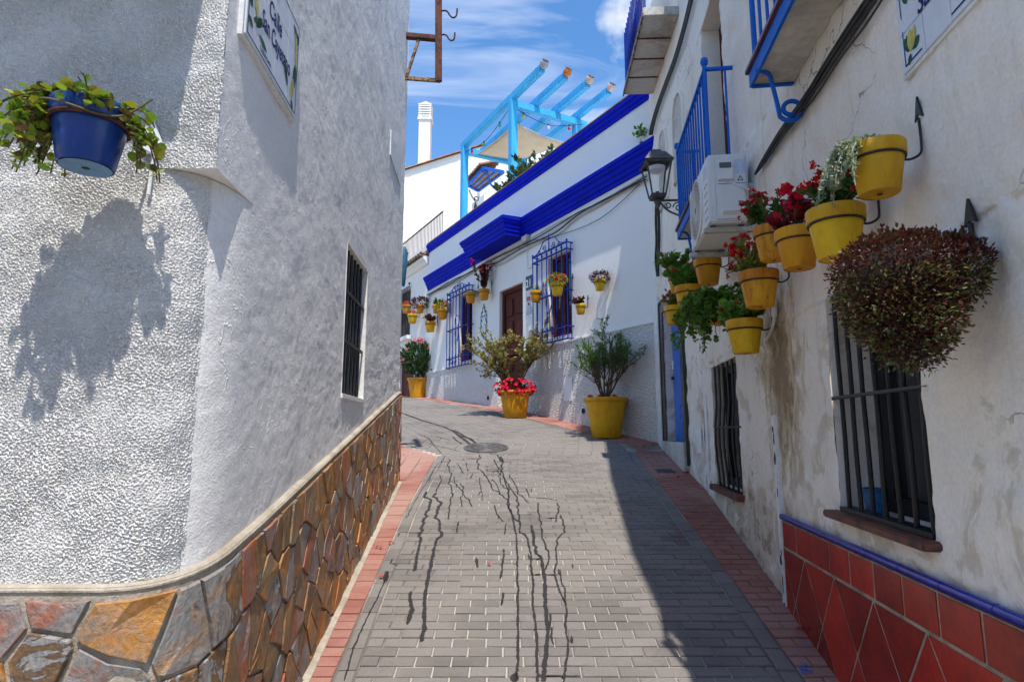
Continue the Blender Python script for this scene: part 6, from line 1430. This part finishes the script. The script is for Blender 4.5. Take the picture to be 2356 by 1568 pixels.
wall_pot(FF, 949, 722, 744, 23, 'yellow pot with few red blooms below the far grey window', m_yel3, 'orange_small', GN)
wall_pot(FF, 935, 702, 720, 21, 'orange-yellow pot with orange flowers nearest the left house edge', m_yel2, 'orange_small', GN)

# blue pot on the left house
r = .107; yb = 1.86-r-.085
q = ray(205, 318); q = q*(yb/q[1])+np.array([0, 0, EYE]); h = r*1.72; base = q-np.array([0, 0, h/2])
bp = thing('hanging_flower_pot', 'cobalt blue pot with trailing yellow-green plant on the left rough wall', 'flower pot', base)
clay_pot(bp, base, r, h, m_potblue); MB().lathe([(.008, -.0015), (r*.62, -.0015)], base, 24, None, False, False).build('pot_base', m_potblue_in, bp)
zr = base[2]+h*.70; br = MB().tube([np.array([base[0]+r*.95*math.cos(a), base[1]+r*.95*math.sin(a), zr]) for a in np.linspace(0, 2*math.pi, 33)], .006, 8, False); br.build('rusty_ring', m_rust, bp, smooth=True)
br = MB(); px_ = base[0]+r*.55; br.tube([(px_, base[1]+r*.75, zr), (px_+.02, 1.85, zr), (px_+.02, 1.845, zr-.14)], .006, 8); br.prism(LF, [(-.969-px_-.055, zr+.02), (-.969-px_+.0, zr+.0), (-.969-px_+.03, zr+.05), (-.969-px_-.005, zr+.14)], .008, .018); br.build('white_bracket', m_wht, bp)
fol = MB(); stm = MB(); c = base+np.array([0, 0, h*.95])
dirs_ = [(-1, -.25, .55, .22, .17), (-.95, -.5, .35, .20, .2), (-1, .1, .5, .24, .2), (-.8, -.3, .7, .22, .16), (-.7, -.75, .3, .19, .24), (-1, -.1, .2, .20, .26), (-.85, -.55, .1, .18, .3), (.9, -.1, .3, .20, .2), (1, .25, .2, .20, .28), (.8, .2, .5, .16, .18), (.3, -.6, .6, .10, .12), (0, -.3, 1, .09, .1), (-.4, -.4, .8, .12, .14), (.5, -.5, .5, .12, .14), (-.9, .3, .4, .2, .22), (-1, -.35, .0, .17, .32)]
for (dx, dy, dz_, l, gv) in dirs_*4:
    d = nrm(np.array([dx, dy, dz_])+RNG.normal(0, .16, 3)); P = [c+np.array([dx, dy, 0])*r*.55]; L_ = l*RNG.uniform(.7, 1.15)
    for i in range(8):
        d = nrm(d+np.array([0, 0, -gv*1.6])+RNG.normal(0, .10, 3)); nx = P[-1]+d*L_/7
        nx[1] = min(nx[1], 1.83); P.append(nx)
    stm.tube(P, [.0032]*5+[.0022]*4, 5); Q, D = along([P], 11, .05); leaves(fol, Q, D*.8+np.array([0, -.6, .15]), RNG.uniform(.018, .036, len(Q)), 'round', .5)
Q, D = ball_pts(c+np.array([0, 0, .005]), (r*.9, r*.9, r*.22), 26, .4); leaves(fol, Q, D+[0, -.2, .5], RNG.uniform(.02, .034, 26), 'round', .5)
P = catmull([c+np.array([-.09, -.09, -.01]), c+np.array([-.03, -.125, -.03]), c+np.array([.03, -.12, -.045]), c+np.array([.085, -.075, -.05]), c+np.array([.13, -.04, -.03]), c+np.array([.19, -.02, .03])], 5); stm.tube(P, .0032, 5)
stm.build('trailing_stems', m_twig, bp); fol.build('foliage', l_swede, bp, kind='stuff')
# dowel mark high on the rough wall
# ------------------------------------------------------------------ big pots on the street
def street_pot(px_, top, bot, wt, wb, label):
    g = gnd(px_, bot-3); k = g[1]/ray(px_, bot)[1]; r = wt/2*k/FPX; rb = wb/2*k/FPX; g = g+np.array([0, rb*.9, 0]); g[2] = gz(g[1])
    hh2 = (bot-top)*k/FPX*1.02; t = thing('street_planter', label, 'planter', g, 'big yellow planters in the lane'); g2 = g-np.array([0, 0, .02])
    MB().lathe([(rb*.95, 0), (rb, .01), (rb+(r*.90-rb)*.5, hh2*.45), (r*.90, hh2*.86), (r*.91, hh2*.88)], g2, 40, None, True, False).build('pot_body', m_yel, t, smooth=True)
    MB().lathe([(r*.90, hh2*.875), (r*.97, hh2*.90), (r, hh2*.94), (r, hh2*.97), (r*.97, hh2), (r*.90, hh2), (r*.87, hh2*.96), (r*.87, hh2*.9)], g2, 40, None, False, False).build('pot_rim', m_yel, t, smooth=True)
    MB().lathe([(0, hh2*.93), (r*.88, hh2*.92)], g2, 24, None, False, False).build('soil', m_soil, t)
    return t, g2+np.array([0, 0, hh2*.93]), r
t, c, r = street_pot(1400, 920, 1012, 104, 66, 'nearest big yellow planter with a many-stemmed green shrub')
# shrub: several thin stems branching up into fine leaves
def shrub(t, c, H, W, nst, nbr, fol_kind, leafsize, nleaf, mat, lm_=None, lo=.45, zmin=0., rng=np.random.default_rng(5)):
    wood = MB(); tips = []
    for k in range(nst):
        a = k*2*math.pi/nst+rng.uniform(-.4, .4); d = nrm(np.array([math.cos(a)*.55, math.sin(a)*.4, 1.])); P = [c+np.array([math.cos(a), math.sin(a), 0])*.02]; l = H*rng.uniform(.42, .6)
        for i in range(5): d = nrm(d+rng.normal(0, .10, 3)); P.append(P[-1]+d*l/5)
        wood.tube(P, list(np.linspace(.017, .009, 6)), 6)
        for j in range(nbr):
            i = rng.integers(2, 6); s = P[i]; d2 = nrm(nrm(P[min(i, 5)]-P[max(i-1, 0)])+np.array([rng.normal(0, .55)*W, rng.normal(0, .42)*W, rng.uniform(.0, .5)])); B = [s]; l2 = H*rng.uniform(.28, .58)
            for q in range(5): d2 = nrm(d2+rng.normal(0, .14, 3)+[0, 0, .04]); B.append(B[-1]+d2*l2/5)
            wood.tube(B, list(np.linspace(.008, .003, 6)), 5); tips.append(B)
            for w_ in range(2):
                i2 = rng.integers(2, 5); d3 = nrm(nrm(B[i2]-B[i2-1])+rng.normal(0, .5, 3)); C_ = [B[i2]]
                for q in range(3): d3 = nrm(d3+rng.normal(0, .15, 3)+[0, 0, .08]); C_.append(C_[-1]+d3*l2/7)
                wood.tube(C_, [.004, .003, .0025, .002], 4); tips.append(C_)
    fol = MB(); Q, D = along(tips, nleaf, lo, rng); kz = Q[:, 2] > c[2]+zmin*H*rng.uniform(.85, 1.25, len(Q)); Q, D = Q[kz], D[kz]; Q = Q+rng.normal(0, .012, Q.shape); leaves(fol, Q, D, leafsize*rng.uniform(.7, 1.3, len(Q)), fol_kind, .45, rng)
    wood.build('branches', m_bark, t, smooth=True); fol.build('foliage', mat, t, kind='stuff'); return tips
shrub(t, c, 1.02, 1.05, 8, 8, 'narrow', .062, 6200, l_fine, zmin=.44, rng=np.random.default_rng(15))
f1 = MB(); lv = MB(); Q, D = ball_pts(c+[0, 0, .01], (r*.95, r*.95, .03), 140, .7); leaves(lv, Q, D+[0, 0, .3], .035, 'oval', .5)
for q in ((-.8, -.45), (-.72, -.5), (.25, -.7), (.32, -.66), (-.4, -.7)): flower(f1, c+np.array([q[0]*r, q[1]*r, .05]), (0, -.6, .6), .035, 5); flower(f1, c+np.array([q[0]*r+.02, q[1]*r, .03]), (0, -.8, .4), .03, 5)
lv.build('underplanting', l_dkgreen, t, kind='stuff'); f1.build('flowers', f_red, t, kind='stuff')
t, c, r = street_pot(1185, 903, 965, 76, 52, 'middle big yellow planter with gold-green shrub over red flowers')
shrub(t, c, 1.30, .62, 7, 7, 'oval', .066, 3400, l_olive, lo=.15, rng=np.random.default_rng(8))
f1 = MB(); lv = MB(); Q, D = ball_pts(c+[0, 0, .05], (r*1.1, r*1.1, .13), 240, .4); leaves(lv, Q, D+[0, -.2, .3], .06, 'spade', .5)
for k in range(150):
    q, d = ball_pts(c+[0, 0, .08], (r*1.3, r*1.25, .18), 1, .88); q = q[0]; q[2] = max(q[2], c[2]-.03)
    flower(f1, q, d[0]+[0, -.5, .4], .042, 5)
lv.build('underplanting', l_coleus, t, kind='stuff'); f1.build('flowers', f_pink, t, kind='stuff')
t, c, r = street_pot(961, 872, 917, 57, 40, 'farthest big yellow planter with a pink oleander bush')
shrub(t, c, .9, 1.0, 8, 5, 'narrow', .15, 500, l_olean, lo=.2, rng=np.random.default_rng(4))
lv = MB(); Q, D = ball_pts(c+[0, 0, .55], (.50, .48, .50), 2100, .45); D = D*.7+[0, 0, .75]; leaves(lv, Q, D, RNG.uniform(.12, .20, len(Q)), 'narrow', .4); lv.build('long_leaves', l_olean, t, kind='stuff')
f1 = MB()
for (dx, dz_) in ((.02, 1.06), (.06, 1.09), (-.06, 1.06), (.12, 1.03), (.30, .88), (-.33, .82), (.36, .32), (.38, .36), (-.42, .5), (.04, 1.0)):
    for k in range(4): flower(f1, c+np.array([dx, -.30, dz_])+RNG.normal(0, .03, 3), (0, -.7, .5), .045, 5)
f1.build('flowers', f_pale, t, kind='stuff')

# roof terrace plants and the sprig growing out of the cornice
def roof_plant(cx, cy, d, H, W, label, seed, n):
    u, z, k = FF.px(cx, cy, d); base = FF.p(u, d, 6.0); t = thing('terrace_plant', label, 'plant', base); rng = np.random.default_rng(seed); wood = MB(); fol = MB(); topz = FF.p(u, d, z)
    S = []
    for k2 in range(n):
        o_ = rng.normal(0, W*.45); P = [base+FF.t*o_*.5, base+FF.t*o_*.8+[0, 0, (z-6.0)*.6]]; d_ = nrm(np.array([0, 0, 1.])+FF.t*rng.normal(0, .35)+FF.n*rng.normal(0, .25)); l = (z-6.0)*.6+H*rng.uniform(.3, 1.)
        for i in range(4): d_ = nrm(d_+rng.normal(0, .12, 3)); P.append(P[-1]+d_*H/4*rng.uniform(.7, 1.1))
        S.append(P); wood.tube(P, [.014, .012, .010, .008, .006, .004], 5)
    Q, D = along(S, n*40, .35, rng); leaves(fol, Q, D+[0, 0, .5], rng.uniform(.09, .16, len(Q)), 'oval', .35, rng); 
    MB().lathe([(.12, 0), (.17, .28), (.17, .3)], base, 16).build('pot_body', m_roof, t); wood.build('stems', m_bark, t); fol.build('foliage', l_olean, t, kind='stuff')
roof_plant(1212, 372, -.45, .75, .75, 'leafy oleander rising behind the cornice right of the pergola post', 3, 17); roof_plant(1160, 395, -.45, .45, .35, 'leafy plant on the terrace left of the near pergola post', 4, 6); roof_plant(1345, 292, -.5, .35, .35, 'light green plant above the upper cornice near its right end', 6, 8)
q = rpt(1483, 308); u_, z_, _ = FF.px(1483, 310); q = FF.p(u_, .06, z_); wp = thing('wall_weed', 'small green weed sprouting at the right end of the far facade', 'plant', q); lv = MB(); leaves(lv, np.repeat(q[None], 42, 0)+RNG.normal(0, .05, (42, 3)), np.tile(FF.n*.5+np.array([0, 0, .5]), (42, 1)), .085, 'oval', .8); lv.build('foliage', l_green, wp, kind='stuff')
print('OBJECTS', len(bpy.data.objects), 'TRIS', sum(len(m.polygons) for m in bpy.data.meshes))
